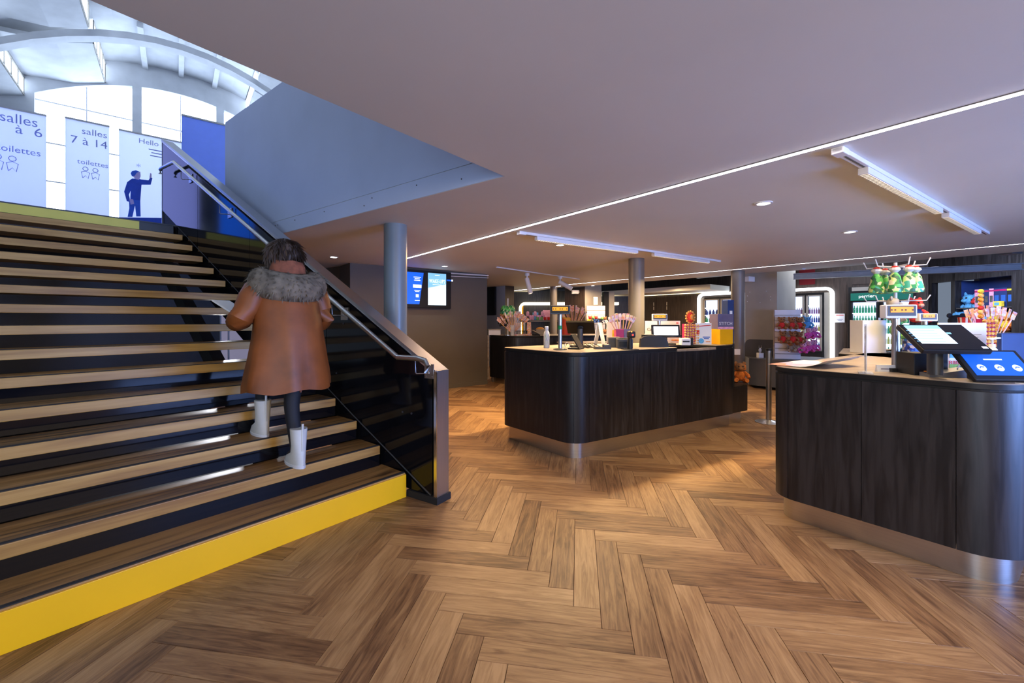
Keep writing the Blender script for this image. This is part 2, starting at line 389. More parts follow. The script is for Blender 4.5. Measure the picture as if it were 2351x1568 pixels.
def seen(c):
    if c.y < .9: return 0
    px = CX+F*c.x/c.y; py = HY+F*CH/c.y
    if not (-130 < px < 2480 and py < 1690): return 0
    if py-1500+.39*px < -0 and px < 960: return 0            # under the staircase
    if px > 1120 and px < 1740 and py < 985 and py < 1140-.0*px and 735+F*CH/c.y < (1050-.2125*(px-1310) if px > 1310 else 1003+.31*(px-1167))-12: return 0
    if px > 1790 and py < 1195+.344*(px-1810)-25: return 0
    if py < 905: return 0
    return 1/c.y**3
pl.sort(key=lambda p: -seen(p[3]))
rest = MB(); uvs = []
angA = math.atan2(A.y, A.x); angB = math.atan2(B.y, B.x)
RV = {}
bmr = bmesh.new(); uvl = bmr.loops.layers.uv.new('UVMap')
for i, (kind, b0, a0, c) in enumerate(pl):
    if kind == 'V': org = B*(b0+PW)+A*a0; rz = angA
    else: org = B*b0+A*a0; rz = angB
    # local x runs along the plank, local y to its left
    if i < 300:
        o = first if i == 0 else first.copy()
        if i: C.objects.link(o); o.parent = fl
        o.location = (org.x, org.y, 0); o.rotation_euler = (0, 0, rz)
    else:
        R = Matrix.Translation((org.x, org.y, 0)) @ Matrix.Rotation(rz, 4, 'Z')
        g = .0008; bb = .0012; lo = [(g, g), (PL-g, g), (PL-g, PW-g), (g, PW-g)]; hi = [(g+bb, g+bb), (PL-g-bb, g+bb), (PL-g-bb, PW-g-bb), (g+bb, PW-g-bb)]
        va = [bmr.verts.new(R @ Vector((*p, -.0035))) for p in lo]; vb = [bmr.verts.new(R @ Vector((*p, 0))) for p in hi]
        fs = [bmr.faces.new(vb)]+[bmr.faces.new((va[j], va[(j+1) % 4], vb[(j+1) % 4], vb[j])) for j in range(4)]
        lut = {v: p for v, p in zip(va+vb, lo+hi)}
        for f in fs:
            for l in f.loops: l[uvl].uv = (lut[l.vert][0]+i*.37 % 5, lut[l.vert][1])
me = bpy.data.meshes.new('far_planks'); bmr.to_mesh(me); bmr.free(); me.materials.append(m_plank)
o = bpy.data.objects.new('far_planks', me); C.objects.link(o); o.parent = fl; o['kind'] = 'stuff'

# ---- ceiling of the lobby: everything right of the stairwell opening
K0 = Vector((-.05, 2.88)); e1 = Vector((-.804, .594)).normalized(); e2 = Vector((-.62, -.783)).normalized()
cpoly = [K0, K0+e1*7.2, (-5.9, 11), (-1.2, 15.5), (.3, 15.2), (1.70, 12.2), (1.95, 12.35), (3.55, 10.55), (5.66, 8.34), (7.37, 6.02), (10.6, 1.9), (10.6, -5), (-5.2, -5), K0+e2*7.2]
m = MB(); m.prism([Vector(p) for p in cpoly], CEIL, CEIL+.28)
st(m.build('ceiling', m_ceil, smooth=False))
# ---- parapet wall standing on the edge of the opening
nrm = Vector((.594, .804)).normalized()
q0, q1 = K0+e1*-.0, K0+e1*4.84
m = MB(); m.prism([q0-nrm*.005, q1-nrm*.005, q1+nrm*.14, q0+nrm*.14], CEIL+.158, 4.10)
pw = st(m.build('wall_parapet', m_parapet, smooth=False))
m = MB(); m.prism([q0-nrm*.006, q1-nrm*.006, q1-nrm*.0005, q0-nrm*.0005], CEIL+.002, CEIL+.152); m.build('edge_board', m_parapet, pw, smooth=False)
m = MB()
for s_ in (.4, .9, 1.5, 1.62, 2.3, 2.9, 3.3, 3.36): p = K0+e1*s_-nrm*.007; m.ball((p.x, p.y, CEIL+.06+(.05 if int(s_*10) % 2 else 0)), .006, n=6)
m.build('screw_holes', m_grey_dark, pw, kind='stuff')
# near wall of the opening (above the viewer)
m = MB(); qa, qb = K0, K0+e2*7.2; n2 = Vector((.783, -.62))
m.prism([qa+n2*.002, qb+n2*.002, qb+n2*.14, qa+n2*.14], CEIL+.281, 4.1); st(m.build('wall_opening', m_parapet, smooth=False))

# ---- staircase frame
S0 = Vector((-.833, 3.271)); su = Vector((-.637, -.771)).normalized(); sv = Vector((-.771, .637)).normalized()
RISE, RUN, N = .165, .2925, 15
def sp(u, v, z=0): p = S0+su*u+sv*v; return Vector((p.x, p.y, z))
rz_st = math.atan2(-su.y, -su.x)      # local +x runs to the right along a tread, +y up the stairs
stair = T('staircase', 'wide open staircase of butcher block treads with a yellow first riser', 'staircase', sp(0, 0, 0), rz_st)
WID = 4.6
def tread_end(v): return v*.126
for n in range(1, N+1):
    v = (n-1)*RUN; z = n*RISE+.02; xr = -tread_end(v)
    dp = RUN+.022; th = .068
    m = MB(); m.box((xr-WID/2, v+dp/2, z-th/2), (WID, dp, th), bev=.004)
    tr = m.build('tread', m_tread if n > 1 else m_tread, stair)
    m = MB(); m.box((xr-WID/2, v+dp/2+.012, z+.0008), (WID-.012, dp-.034, .003)); m.build('tread_top', m_worn, tr, smooth=False)
    m = MB(); m.box((xr-WID/2, v+.021, z+.002), (WID-.002, .026, .004)); m.build('anti_slip_strip', m_strip, tr, smooth=False)
m = MB(); m.box((-WID/2, -.003, .088), (WID, .012, .176), bev=.002); m.build('riser_panel', m_yellow, stair, label='yellow first riser')
m = MB()
for n in range(2, 7): g_ = .012 if n in (3, 4, 5) else 0; zt_ = n*RISE+.02-.069; zb_ = (n-1)*RISE+.0205+g_; MB().box((-tread_end((n-1)*RUN)-WID/2, (n-1)*RUN+.014, (zt_+zb_)/2), (WID, .01, zt_-zb_)).build('riser_blackout', m_blackgloss, stair, smooth=False)  # black boards added to close the open risers; gaps shaped for a light streak
m = MB()                                       # two black steel stringers
for x in (-.7, -2.3, -3.9):
    m = MB()
    a, b = (.16, .02), (N*RUN+.1, N*RISE-.12)
    m.sweep([[(x-.05, a[0], .001), (x+.05, a[0], .001), (x+.05, a[0]+.35, .001), (x-.05, a[0]+.35, .001)],
             [(x-.05, b[0]-.15, b[1]-.02), (x+.05, b[0]-.15, b[1]-.02), (x+.05, b[0]+.1, b[1]-.08), (x-.05, b[0]+.1, b[1]-.08)]])
    m.build('stringer', m_blackmat, stair, smooth=False)
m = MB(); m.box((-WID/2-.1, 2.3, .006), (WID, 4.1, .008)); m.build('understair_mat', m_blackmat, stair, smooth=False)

# ---- upper floor (landing)
LZ = 16*RISE+.02
vL = N*RUN
poly = [sp(-.2, vL+.012), sp(6, vL+.012), sp(6, 14), sp(-5.5, 14), sp(-3.4, 9.0), (K0+e1*4.95).to_3d(), (K0+e1*4.84).to_3d()]
poly = [sp(.55, vL+.012), sp(7, vL+.012), sp(7, 13), sp(-4, 13), sp(-4, 6.4), sp(.3, vL+.9), sp(.42, vL+.5)]
m = MB(); m.prism([Vector((p.x, p.y)) for p in poly], LZ-.27, LZ); up = st(m.build('floor_upper', m_grey_dark, smooth=False))
m = MB(); pe = sp(.9, vL); q = sp(7, vL)
m.prism([pe.xy, q.xy, (q.xy+sv*.011), (pe.xy+sv*.011)], LZ-.14, LZ-.012); m.build('edge_panel', m_yellowdull, up, smooth=False, label='pale yellow edge panel')
m = MB(); pe = sp(.45, vL+.001); q = sp(7, vL+.001); m.prism([pe.xy, q.xy, (q.xy+sv*.03), (pe.xy+sv*.03)], LZ-.011, LZ+.004); m.build('edge_trim', m_grey_dark, up, smooth=False)
# ---- room under the stairs
wa, wb = Vector((-9.7, 5.34)), Vector((-5.0, 11.6)); dw = (wb-wa).normalized(); nw = Vector((dw.y, -dw.x))
m = MB(); m.prism([wa, wb, wb-nw*.15, wa-nw*.15], 0, LZ-.27); wu = st(m.build('wall_understair', m_grey_dark, smooth=False))
p = Vector((-6.6, 9.48)); m = MB(); m.prism([p+nw*.02, p+dw*1.3+nw*.02, p+dw*1.3-nw*.01, p-nw*.01], .02, 2.2)
dr = st(m.build('door_1', m_lav, smooth=False))
m = MB()
for s_ in (-.04, .12): pp = p+dw*s_+nw*.03; m.prism([pp, pp+dw*.03, pp+dw*.03+nw*.03, pp+nw*.03], 0, 2.25)
m.build('door_frame', m_white, dr, smooth=False)
m = MB(); fp = [(-10, 5), (-4.6, 11.6), (-3.9, 5.9), (-1.2, 3.9), (-4.4, .2)]; 
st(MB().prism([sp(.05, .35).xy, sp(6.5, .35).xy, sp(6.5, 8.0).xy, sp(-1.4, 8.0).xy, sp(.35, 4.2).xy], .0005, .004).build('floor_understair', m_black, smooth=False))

# ---- balustrade with hand rail
bd = Vector((-.844, .536)).normalized(); B0 = Vector((-.574, 3.139))
rzb = math.atan2(-bd.y, -bd.x)      # local x: from the top of the stairs towards the foot; use -x going up
bal = T('balustrade', 'black gloss stair balustrade with brushed metal cap and end post', 'balustrade', (B0.x, B0.y, 0), rzb)
def bl(t, y, z): return (-t, y, z)   # t up the stairs, y>0 away from the treads
TL, H0 = 5.19, 1.004; SL = (3.94-H0)/TL
def ztop(t): return H0+SL*t
TK = .125
def side(name, ts, zf0, zf1, y0, y1, mat, **kw):
    m = MB(); m.sweep([[bl(t, y0, zf0(t)), bl(t, y1, zf0(t)), bl(t, y1, zf1(t)), bl(t, y0, zf1(t))] for t in ts]); return m.build(name, mat, bal, smooth=False, **kw)
zseam = lambda t: max(.055, LZ*t/4.70)
def zlow(t): return max(.05, min(LZ*t/4.7, 99)-.42)
# seam runs parallel to the nosings; panels above it are split in pieces
cuts = [.03, 1.35, 2.75, 4.05, TL]
for a, b in zip(cuts[:-1], cuts[1:]):
    side('side_panel', [a+.003, b-.003], lambda t: zseam(t)+.004, lambda t: ztop(t)-.03, 0, .012, m_blackgloss)
side('kick_panel', [.10, 1.0, TL-.5], lambda t: max(.05, zseam(t)-.48), lambda t: max(.052, zseam(t)-.004), 0, .012, m_blackgloss)
side('seam_strip', [.05, 1.0, 4.70], lambda t: zseam(t)-.004, lambda t: zseam(t)+.004, -.002, .004, m_grey_dark)
side('core', [.03, 1.0, 2.5, TL-.01], lambda t: max(.05, zseam(t)-.46), lambda t: ztop(t)-.035, .014, TK-.012, m_blackmat)
side('outer_panel', [.03, 1.0, 2.5, TL-.01], lambda t: max(.05, zseam(t)-.46), lambda t: ztop(t)-.03, TK-.011, TK, m_grey_dark)
side('cap', [-.003, TL+.01], lambda t: ztop(t)-.028, lambda t: ztop(t), -.006, TK+.006, m_alu, label='brushed aluminium sloping cap')
side('cap_edge', [-.003, TL+.01], lambda t: ztop(t)-.036, lambda t: ztop(t)-.028, -.0075, -.001, m_chrome)
m = MB(); m.box((.012-.01, TK/2, (H0+.05)/2-.003), (.03, TK+.008, H0-.05), bev=.002); m.build('end_post', m_alu, bal)
m = MB(); m.box((.004, -.004, (H0+.05)/2-.008), (.026, .010, H0-.06)); m.build('post_edge', m_chrome, bal, smooth=False)
m = MB(); m.box((-.13, TK/2, .025), (.32, TK+.03, .05)); m.build('base_shoe', m_blackmat, bal, smooth=False)
side('upper_end', [TL-.004, TL+.004], lambda t: LZ, lambda t: ztop(t)-.03, -.004, TK, m_alu)
# rail
yr = -.085
def rp(px, py):
    """point in the rail's vertical plane seen at a pixel"""
    o = B0+Vector((-bd.y, bd.x))*0; nn = Vector((-bd.y, bd.x)); nn = nn if nn.dot(Vector((-1, -1))) > 0 else -nn
    P = B0+nn*.085; d = Vector(((px-CX)/F, 1)); k = P.dot(nn)/d.dot(nn); Pp = d*k; t = (Pp-B0).dot(bd); return t, CH+(HY-py)/F*k
t1, z1 = rp(912, 820); t2, z2 = rp(399, 372); t3, z3 = rp(362, 387); te, ze = rp(975, 822)
R_ = .021
rail = MB().tube([bl(te-.02, yr, z1-.10), bl(te-.035, yr, z1-.045), bl(te-.01, yr, z1-.012), bl(te+.06, yr, z1), bl(t1, yr, z1)], R_, 12)
rl = rail.build('handrail', m_steel, bal)
MB().tube([bl(t1+.006, yr, z1+.004), bl(t2, yr, z2)], R_, 12).build('sloping_rail', m_steel, rl)
MB().tube([bl(t2, yr, z2), bl(t2+.42, yr, z2), bl(t2+.45, yr, z2-.02), bl(t2+.45, yr, z2-.07)], R_, 12).build('top_rail', m_steel, rl)
def bracket(t, z):
    m = MB(); m.box(bl(t-.03, -.006, z-.10), (.09, .008, .11)); m.tube([bl(t-.03, -.01, z-.115), bl(t+.035, yr+.01, z-.115), bl(t+.035, yr, z-.105), bl(t+.035, yr, z-.02)], .005, 6)
    for dx in (-.03, .03): m.cyl(bl(t-.03+dx, -.012, z-.14), bl(t-.03+dx, -.004, z-.14), .006, 8)
    return m.build('rail_bracket', m_alu, bal)
bracket(te+.06, z1)
for k in range(1, 5): tt = t1+(t2-t1)*(k-.25)/4; bracket(tt, z1+(z2-z1)*(k-.25)/4+.0)
m = MB()
for t, z in ((.35, .65), (.25, .65), (1.1, 1.35), (1.2, .9)): m.cyl(bl(t, -.006, z), bl(t, .004, z), .008, 8)
m.build('fixing_bolts', m_dgrey, bal, kind='stuff')

# ---- upper hall
def hallwall(name, pts, th, mat, parent=None, **kw):
    m = MB(); m.poly3(pts, th); o = m.build(name, mat, parent, smooth=False, **kw); return o
TW = 16.0
arch = lambda q: 8.15-.11*(q-.06)**2
def zc(q): return 8.78-.09*(q-.08)**2
m = MB(); tb = Vector((-.625*.35, .781*.35, 0))
def wallpiece(q0, q1, zf0, zf1, n=1):
    for i in range(n):
        a = q0+(q1-q0)*i/n; b = q0+(q1-q0)*(i+1)/n
        m.poly3([hp(a, TW, zf0(a)), hp(b, TW, zf0(b)), hp(b, TW, zf1(b)), hp(a, TW, zf1(a))], tb)
W = [(-4.6, -3.2), (-2.86, -1.0), (-.8, .95), (1.15, 3.0)]
for a, b in W[1:]: wallpiece(a, b, arch, lambda q: 9.4, 10)
wallpiece(-8, -2.86, lambda q: LZ, lambda q: 9.4); wallpiece(-1.0, -.8, lambda q: LZ, lambda q: 9.4); wallpiece(.95, 1.15, lambda q: LZ, lambda q: 9.4); wallpiece(3.0, 8, lambda q: LZ, lambda q: 9.4)
wallpiece(-2.86, 3.0, lambda q: LZ-.3, lambda q: LZ+.5)
wh = st(m.build('wall_hall', m_concrete, smooth=False))
for i, (a, b) in enumerate(W[1:]):
    m = MB(); n = 10; qs = [a+(b-a)*k/n for k in range(n+1)]
    pts = [hp(a, TW+.2, LZ+.5), hp(b, TW+.2, LZ+.5)]+[hp(q, TW+.2, arch(q)+.02) for q in qs[::-1]]
    m.poly3(pts, tb*.06); wn = st(m.build('window_%d' % (i+1), m_skylight, smooth=False))
    for z in (7.07, 6.0, 5.0, 4.1, 3.95): MB().poly3([hp(a, TW+.1, z), hp(b, TW+.1, z), hp(b, TW+.1, z+.035), hp(a, TW+.1, z+.035)], tb*.15).build('glazing_bar', m_white, wn, smooth=False)
    m = MB(); q = (a+b)/2; m.poly3([hp(q-.012, TW+.12, LZ+.5), hp(q+.012, TW+.12, LZ+.5), hp(q+.012, TW+.12, arch(q)), hp(q-.012, TW+.12, arch(q))], tb*.1)
    m.build('glazing_bar', m_white, wn, smooth=False)
# vault shell
def band(name, prof, ta, tb_, th, mat, parent=None, **kw):
    """profile of (q, z) points extruded between two hall distances"""
    m = MB()
    for (qa, za), (qb, zb) in zip(prof[:-1], prof[1:]):
        m.poly3([hp(qa, ta, za), hp(qb, ta, zb), hp(qb, tb_, zb), hp(qa, tb_, za)], (0, 0, th))
    return m.build(name, mat, parent, smooth=False, **kw)
mir = lambda P: [(.16-q, z) for q, z in P[::-1]]
cen = [(-1.565+.363*k, zc(-1.565+.363*k)) for k in range(10)]; cen[-1] = (1.72, zc(1.72))
vault = st(band('ceiling_vault', cen, -3, TW+.1, .12, m_concrete))
sideL = [(-3.05, 7.60), (-2.15, 7.70), (-1.565, 7.915)]; outL = [(-5.2, 6.3), (-4.1, 6.72), (-3.05, 7.07)]; outer = [(-8.2, 5.2), (-5.2, 5.9)]
for ta, tb_ in ((13.9, TW+.05), (8.8, 13.26), (4, 8.2), (-2, 3.4)):
    for P in (sideL, mir(sideL), outL, mir(outL), outer, mir(outer)): band('roof_slab', P, ta, tb_, .10, m_concrete, vault)
gl = MB()
for ta, tb_ in ((13.9, TW), (8.8, 13.2), (4, 8.2), (-2, 3.4)):
    for q, za, zb in ((-1.575, 7.97, 8.5), (1.735, 7.97, 8.5), (-3.06, 7.12, 7.5), (3.22, 7.12, 7.5), (-5.21, 6.0, 6.28), (5.37, 6.0, 6.28)):
        gl.poly3([hp(q, ta, za), hp(q, tb_, za), hp(q, tb_, zb), hp(q, ta, zb)], D2*.01)
gm = gl.build('skylight_glazing', m_skylight2, vault, smooth=False)
m = MB()
for ta, tb_ in ((13.9, TW), (8.8, 13.2)):
    for q, za, zb in ((-1.56, 7.93, 8.47), (-3.045, 7.08, 7.53)):
        for k in range(5): t = ta+(tb_-ta)*k/4; m.poly3([hp(q, t, za), hp(q, t+.03, za), hp(q, t+.03, zb), hp(q, t, zb)], D2*.02)
        for z in (za, zb-.03): m.poly3([hp(q, ta, z), hp(q, tb_, z), hp(q, tb_, z+.035), hp(q, ta, z+.035)], D2*.02)
m.build('glazing_bars', m_grey2, vault, smooth=False, kind='stuff')
m = MB()
for ta in (13.3, 8.3, 3.5):     # gap strips above the slabs, between the bays
    for P in (((-8.2, 5.9), (-5.2, 6.9), (-3.05, 7.75), (-1.565, 8.5)),):
        for PP in (P, mir(P)):
            for (qa, za), (qb, zb) in zip(PP[:-1], PP[1:]): m.poly3([hp(qa, ta-.8, za), hp(qb, ta-.8, zb), hp(qb, ta+1.2, zb), hp(qa, ta+1.2, za)], (0, 0, .08))
m.build('roof_shell', m_concrete, vault, smooth=False)
for T0 in (13.5, 8.4, 3.5):
    rib = []
    m = MB(); n = 24
    ru = lambda q: 8.38-.12*(q-.1)**2
    for k in range(n):
        a = -6+12.2*k/n; b = -6+12.2*(k+1)/n
        m.poly3([hp(a, T0, ru(a)-.16), hp(b, T0, ru(b)-.16), hp(b, T0, ru(b)), hp(a, T0, ru(a))], Vector((-.625*.28, .781*.28, 0)))
    m.build('arch_rib', m_concrete, vault, smooth=False)
for px in (322, 412, 496):
    qq = {322: -.72, 412: .09, 496: .90}[px]
    for ta, tb_ in ((13.78, TW), (9.2, 13.0)):
        m = MB(); m.poly3([hp(qq-.06, ta, zc(qq)-.12), hp(qq+.06, ta, zc(qq)-.12), hp(qq+.06, tb_, zc(qq)-.12), hp(qq-.06, tb_, zc(qq)-.12)], (0, 0, .12)); m.build('purlin', m_concrete, vault, smooth=False)
# side walls of the hall
for q, nm in ((-8, 'wall_hall_left'), (8.2, 'wall_hall_right')):
    m = MB(); m.poly3([hp(q, -3, 2.66), hp(q, TW, 2.66), hp(q, TW, 6.2), hp(q, -3, 6.2)], D2*.15*(1 if q > 0 else -1)); st(m.build(nm, m_concrete, smooth=False))
# ---- banners standing upstairs
TB = 11.0; rzB = math.atan2(D2.y, D2.x)
def banner(px0, px1, ytop, label, mat=None, T_=TB):
    qa, zt = px2q(px0, ytop, T_); qb, _ = px2q(px1, ytop, T_); wd = qb-qa
    b = T('information_banner', label, 'banner', hp((qa+qb)/2, T_, LZ), rzB, 'tall banners at the top of the stairs')
    m = MB(); m.box((0, 0, (zt-LZ)/2+.03), (wd, .012, zt-LZ-.05)); m.build('fabric', mat or m_banner, b, smooth=False)
    m = MB(); m.box((0, 0, zt-LZ-.01), (wd+.01, .03, .03)); m.box((0, 0, .02), (wd+.02, .12, .04)); m.build('rail', m_alu, b, smooth=False)
    return b, wd, zt-LZ
def bz(px, py): return px2q(px, py, TB)[1]-LZ
b, wd, hh = banner(-30, 106, 236, 'leftmost tall pale banner reading salles 1 à 6 above the stairs')
text('salles', .235, m_lettblue, b, (.02, -.012, bz(40, 284)), sx=.9); text('1  à  6', .22, m_lettblue, b, (.02, -.012, bz(40, 306)))
text('toilettes', .155, m_lettblue, b, (.02, -.012, bz(40, 351)))
def pict(par, x, z, s):
    m = MB()
    for dx in (0, .22): m.tube([(x+dx*s+.06*s*math.cos(a), -.012, z+.05*s+.06*s*math.sin(a)) for a in [k*PI/4 for k in range(9)]], .006, 4); m.tube([(x+dx*s-.06*s, -.012, z-.24*s), (x+dx*s-.09*s, -.012, z-.06*s), (x+dx*s, -.012, z-.02*s), (x+dx*s+.09*s, -.012, z-.06*s), (x+dx*s+.06*s, -.012, z-.24*s), (x+dx*s, -.012, z-.16*s), (x+dx*s-.06*s, -.012, z-.24*s)], .006, 4)
    m.build('pictogram', m_lettblue, par, smooth=False)
pict(b, -.22, bz(20, 368), .75)
b, wd, hh = banner(150, 251, 268, 'second tall pale banner from the left reading salles 7 à 14')
text('salles', .165, m_lettblue, b, (.09, -.012, bz(215, 312))); text('7 à 14', .20, m_lettblue, b, (.02, -.012, bz(200, 334))); text('toilettes', .125, m_lettblue, b, (.07, -.012, bz(210, 380)))
pict(b, -.03, bz(212, 394), .6)
b, wd, hh = banner(273, 420, 296, 'tall white banner printed with a man raising his hand')
text('Hello', .14, m_lettblue, b, (-.05, -.012, bz(330, 330))); lines(b, (.08, -.009, bz(345, 343)), .26, 3, .06, m_lettblue, .02); text('*', .16, m_lettblue, b, (-.2, -.012, bz(310, 388)))
# man printed on the banner as flat shapes
def pp(px, py):
    q, z = px2q(px, py, TB); q0_ = hp(0, 0, 0); c = b.location; qc = c.x*.781+c.y*.625; return (q-qc, -.009, z-LZ)
def flat(name, pts, mat, dy=-.0): MB().poly3([tuple(Vector(pp(*p))+Vector((0, dy, 0))) for p in pts], (0, .003, 0)).build(name, mat, b, smooth=False)
flat('printed_jumper', [(303, 410), (292, 418), (285, 440), (291, 462), (300, 464), (296, 447), (300, 438), (299, 458), (322, 462), (325, 424), (346, 424), (350, 409), (345, 407), (341, 414), (324, 412), (318, 410)], m_jumper)
flat('printed_jeans', [(296, 458), (322, 460), (323, 497), (313, 497), (310, 472), (304, 498), (293, 498), (297, 478)], m_jeans, -.001)
flat('printed_face', [(304, 396), (313, 397), (322, 394), (323, 405), (319, 413), (311, 411), (304, 404)], m_printskin, -.001)
flat('printed_hair', [(300, 398), (303, 393), (312, 391), (320, 394), (314, 397), (309, 404), (303, 405)], m_jeans, -.002)
flat('printed_hand', [(343, 408), (345, 397), (348, 399), (348, 409)], m_printskin, -.001)
flat('printed_hand', [(297, 457), (306, 458), (308, 468), (300, 470)], m_printskin, -.002)
flat('printed_floor', [(268, 499), (420, 501), (420, 530), (268, 530)], m_jumper, -.001)
bb, wd, hh = banner(417, 533, 262, 'wide blue banner beside the parapet wall at the stair top', m_blueban, 9.4)
lp_ = T('reflected_glow_panel', 'added lavender glow panel out of view left of all the banners', 'poster', (-8.95, 6.72, LZ), PI/2)  # added out of view for its violet reflection in the balustrade
MB().box((0, 0, 1.3), (.86, .08, 2.6)).build('frame', m_alu, lp_, smooth=False)
MB().box((0, -.045, 1.3), (.80, .012, 2.5)).build('screen', emis('lavender_reflection_glow', (.30, .36, .95), 2.0), lp_, smooth=False)
# blue glowing panel added out of view, to be reflected in the balustrade
bp_ = T('reflected_glow_panel', 'added blue glow panel out of view left of the stair head', 'poster', hp(-2.9, 9.3, LZ), rzB+PI*.62)
MB().box((0, 0, 1.15), (1.7, .08, 2.2)).build('frame', m_alu, bp_, smooth=False)
MB().box((0, -.045, 1.15), (1.6, .012, 2.1)).build('screen', m_bluepanel, bp_, smooth=False)
# ================================================================ LOBBY WALLS, COLUMNS
def v2(x, y): return Vector((x, y))
D1_, D2_ = v2(.625, -.781), v2(.781, .625)
wl0, wl1 = v2(-2.8, 7.23), v2(-.54, 9.05)
m = MB(); m.prism([wl0, wl1, wl1-D1_*.0+v2(-.3, 1.2), v2(-1.5, 12.9), wl0+v2(-1.2, 1.0), wl0-D1_*.6], 0, CEIL)
wall_l = st(m.build('wall_left', m_greywall, smooth=False))
m = MB(); k = -D1_*-.012; a, b = wl0+v2(.008, -.01)*1.4, wl1+v2(.008, -.01)*1.4; m.prism([wl0, a, b, wl1], 0, .075); st(m.build('baseboard_left', m_greywall, smooth=False))
m = MB(); a = v2(-4.9, 8.9); m.prism([a, v2(-3.1, 8.6), v2(-3.0, 8.8), v2(-4.8, 9.1)], 0, CEIL); st(m.build('wall_left_back', m_blackmat, smooth=False))
m = MB(); m.prism([(-.194, 12.03), (-.194-.94, 12.03+1.17), (-.8, 13.5), (.06, 12.23)], 0, CEIL); pc = st(m.build('wall_far_pillar', m_parapet, smooth=False))
m = MB(); m.prism([(-.194, 12.024), (.06, 12.224), (.06, 12.24), (-.194, 12.04)], 0, CEIL); m.build('pillar_panel', m_bwood, pc, smooth=False)
m = MB(); c0 = v2(-.62, 12.55); rr = math.atan2(-.781, .625)
m.box((c0.x-.02, c0.y-.03, 1.95), (.5, .06, .85), rz=rr, bev=.01); tag(m.build('wall_screen', m_black), 'black switched off screen on the far bluish pillar left of the centre', 'screen')
# centre pillar
c = v2(2.146, 12.3); dl = v2(-.625, .781); dr_ = v2(.781, .625)
m = MB(); m.prism([c+dl*.81, c, c+dr_*.75, c+dr_*.75+dl*.81], 0, CEIL+.9); st(m.build('wall_centre_pillar', m_grey2, smooth=False)); 
m = MB(); a, b = c+dl*.81, c; o_ = v2(-.781, -.625)*.012; m.prism([a+o_, b+o_, b, a], 0, CEIL-.01); st(m.build('trim_1', m_bwood, smooth=False))
m = MB(); a = c+dr_*1.0+dl*.1; m.prism([a, a+v2(.14, 0), a+v2(.14, .3), a+v2(0, .3)], 0, CEIL-.1); st(m.build('trim_2', m_blackmat, smooth=False))
m = MB(); a = a+v2(.15, 0); m.prism([a, a+v2(.17, 0), a+v2(.17, .3), a+v2(0, .3)], 0, CEIL-.1); st(m.build('trim_3', m_grey2, smooth=False))
# right pillar
A_, B_ = v2(5.02, 9.01), v2(5.406, 8.53); C_ = v2(6.24, 9.2)
m = MB(); m.prism([A_, B_, C_, C_+(A_-B_)], 0, CEIL+.9); pr = st(m.build('wall_right_pillar', m_grey2, smooth=False))
o_ = v2(-.781, -.625)
m = MB(); a, b = A_+D1_*-.02, B_+D1_*.9; m.prism([a+o_*.012, b+o_*.012, b, a], .06, .60); m.build('wainscot', m_grey_dark, pr, smooth=False)
m = MB(); a, b = A_, B_; L_ = (b-a).length
pts = [(0, .6), (L_, .6), (L_, .975)]+[(.12-.12*math.sin(k*PI/12), .975-.12+.12*math.cos(k*PI/12)) for k in range(7)]
m.poly3([((a+D1_*s).x, (a+D1_*s).y, z) for s, z in pts], (o_.x*.01, o_.y*.01, 0)); m.build('rounded_panel', m_grey_dark, pr, smooth=False)
m = MB()
for s, z in ((.10, 1.98), (.42, 1.98), (.05, 1.9), (.5, 1.86), (.05, 1.78), (.5, 1.8), (.3, 1.75)): p = A_+D1_*s+o_*.004; m.ball((p.x, p.y, z), .009, n=6)
m.build('wall_marks', m_whitep, pr, kind='stuff')
# ledge in front of the pillar that carries the plush stand
m = MB(); lg = [A_+o_*.0, A_+o_*.42+D1_*.25, B_+o_*.42+D1_*.6, B_+D1_*.75+D2_*.9, B_+D2_*.9, B_]
m.prism(lg, .06, .58); ld = m.build('ledge_body', m_grey_dark, smooth=False); ld.name = 'low_ledge'
tag(ld, 'low slate grey ledge under the plush toy stand by the pillar', 'ledge')
m = MB(); m.prism([p+(p-lg[0]).normalized()*.015 if i else p for i, p in enumerate(lg)], .58, .605); m.build('ledge_top', m_grey_dark, ld, smooth=False)
# columns
def column(px, top, dia, label, n=28):
    Y = F*(CEIL-CH)/(HY-top); x = (px-CX)/F*Y
    o = MB().cyl((0, 0, 0), (0, 0, CEIL), dia/2, n).build('column', m_col_daytint if px < 1000 else m_col); o.location = (x, Y, 0)
    return tag(o, label, 'column', 'round grey columns of the lobby')
column(908, 517, .235, 'round grey column with daylight blue put into its colour behind the balustrade beside the screens')
column(1461, 594, .25, 'round beige column behind the middle of the central counter')
column(1694, 622, .25, 'round beige column at the right end of the central counter')
column(1271, 658, .215, 'thin distant brown column behind the customer display pole')
# back wall along the building axis
W0 = v2(4.53, 14.3); 
def wp(s): return W0+D1_*s
nb = v2(-.781, -.625)
SE = 6.92
m = MB(); a, b = wp(-9), wp(SE); m.prism([a, b, b-nb*.3, a-nb*.3], 0, 3.6); wb = st(m.build('wall_back', m_bwood, smooth=False))
def spx(px):     # distance along the back wall at a pixel column
    r = (px-CX)/F; return (r*W0.y-W0.x)/(.625+r*.781)
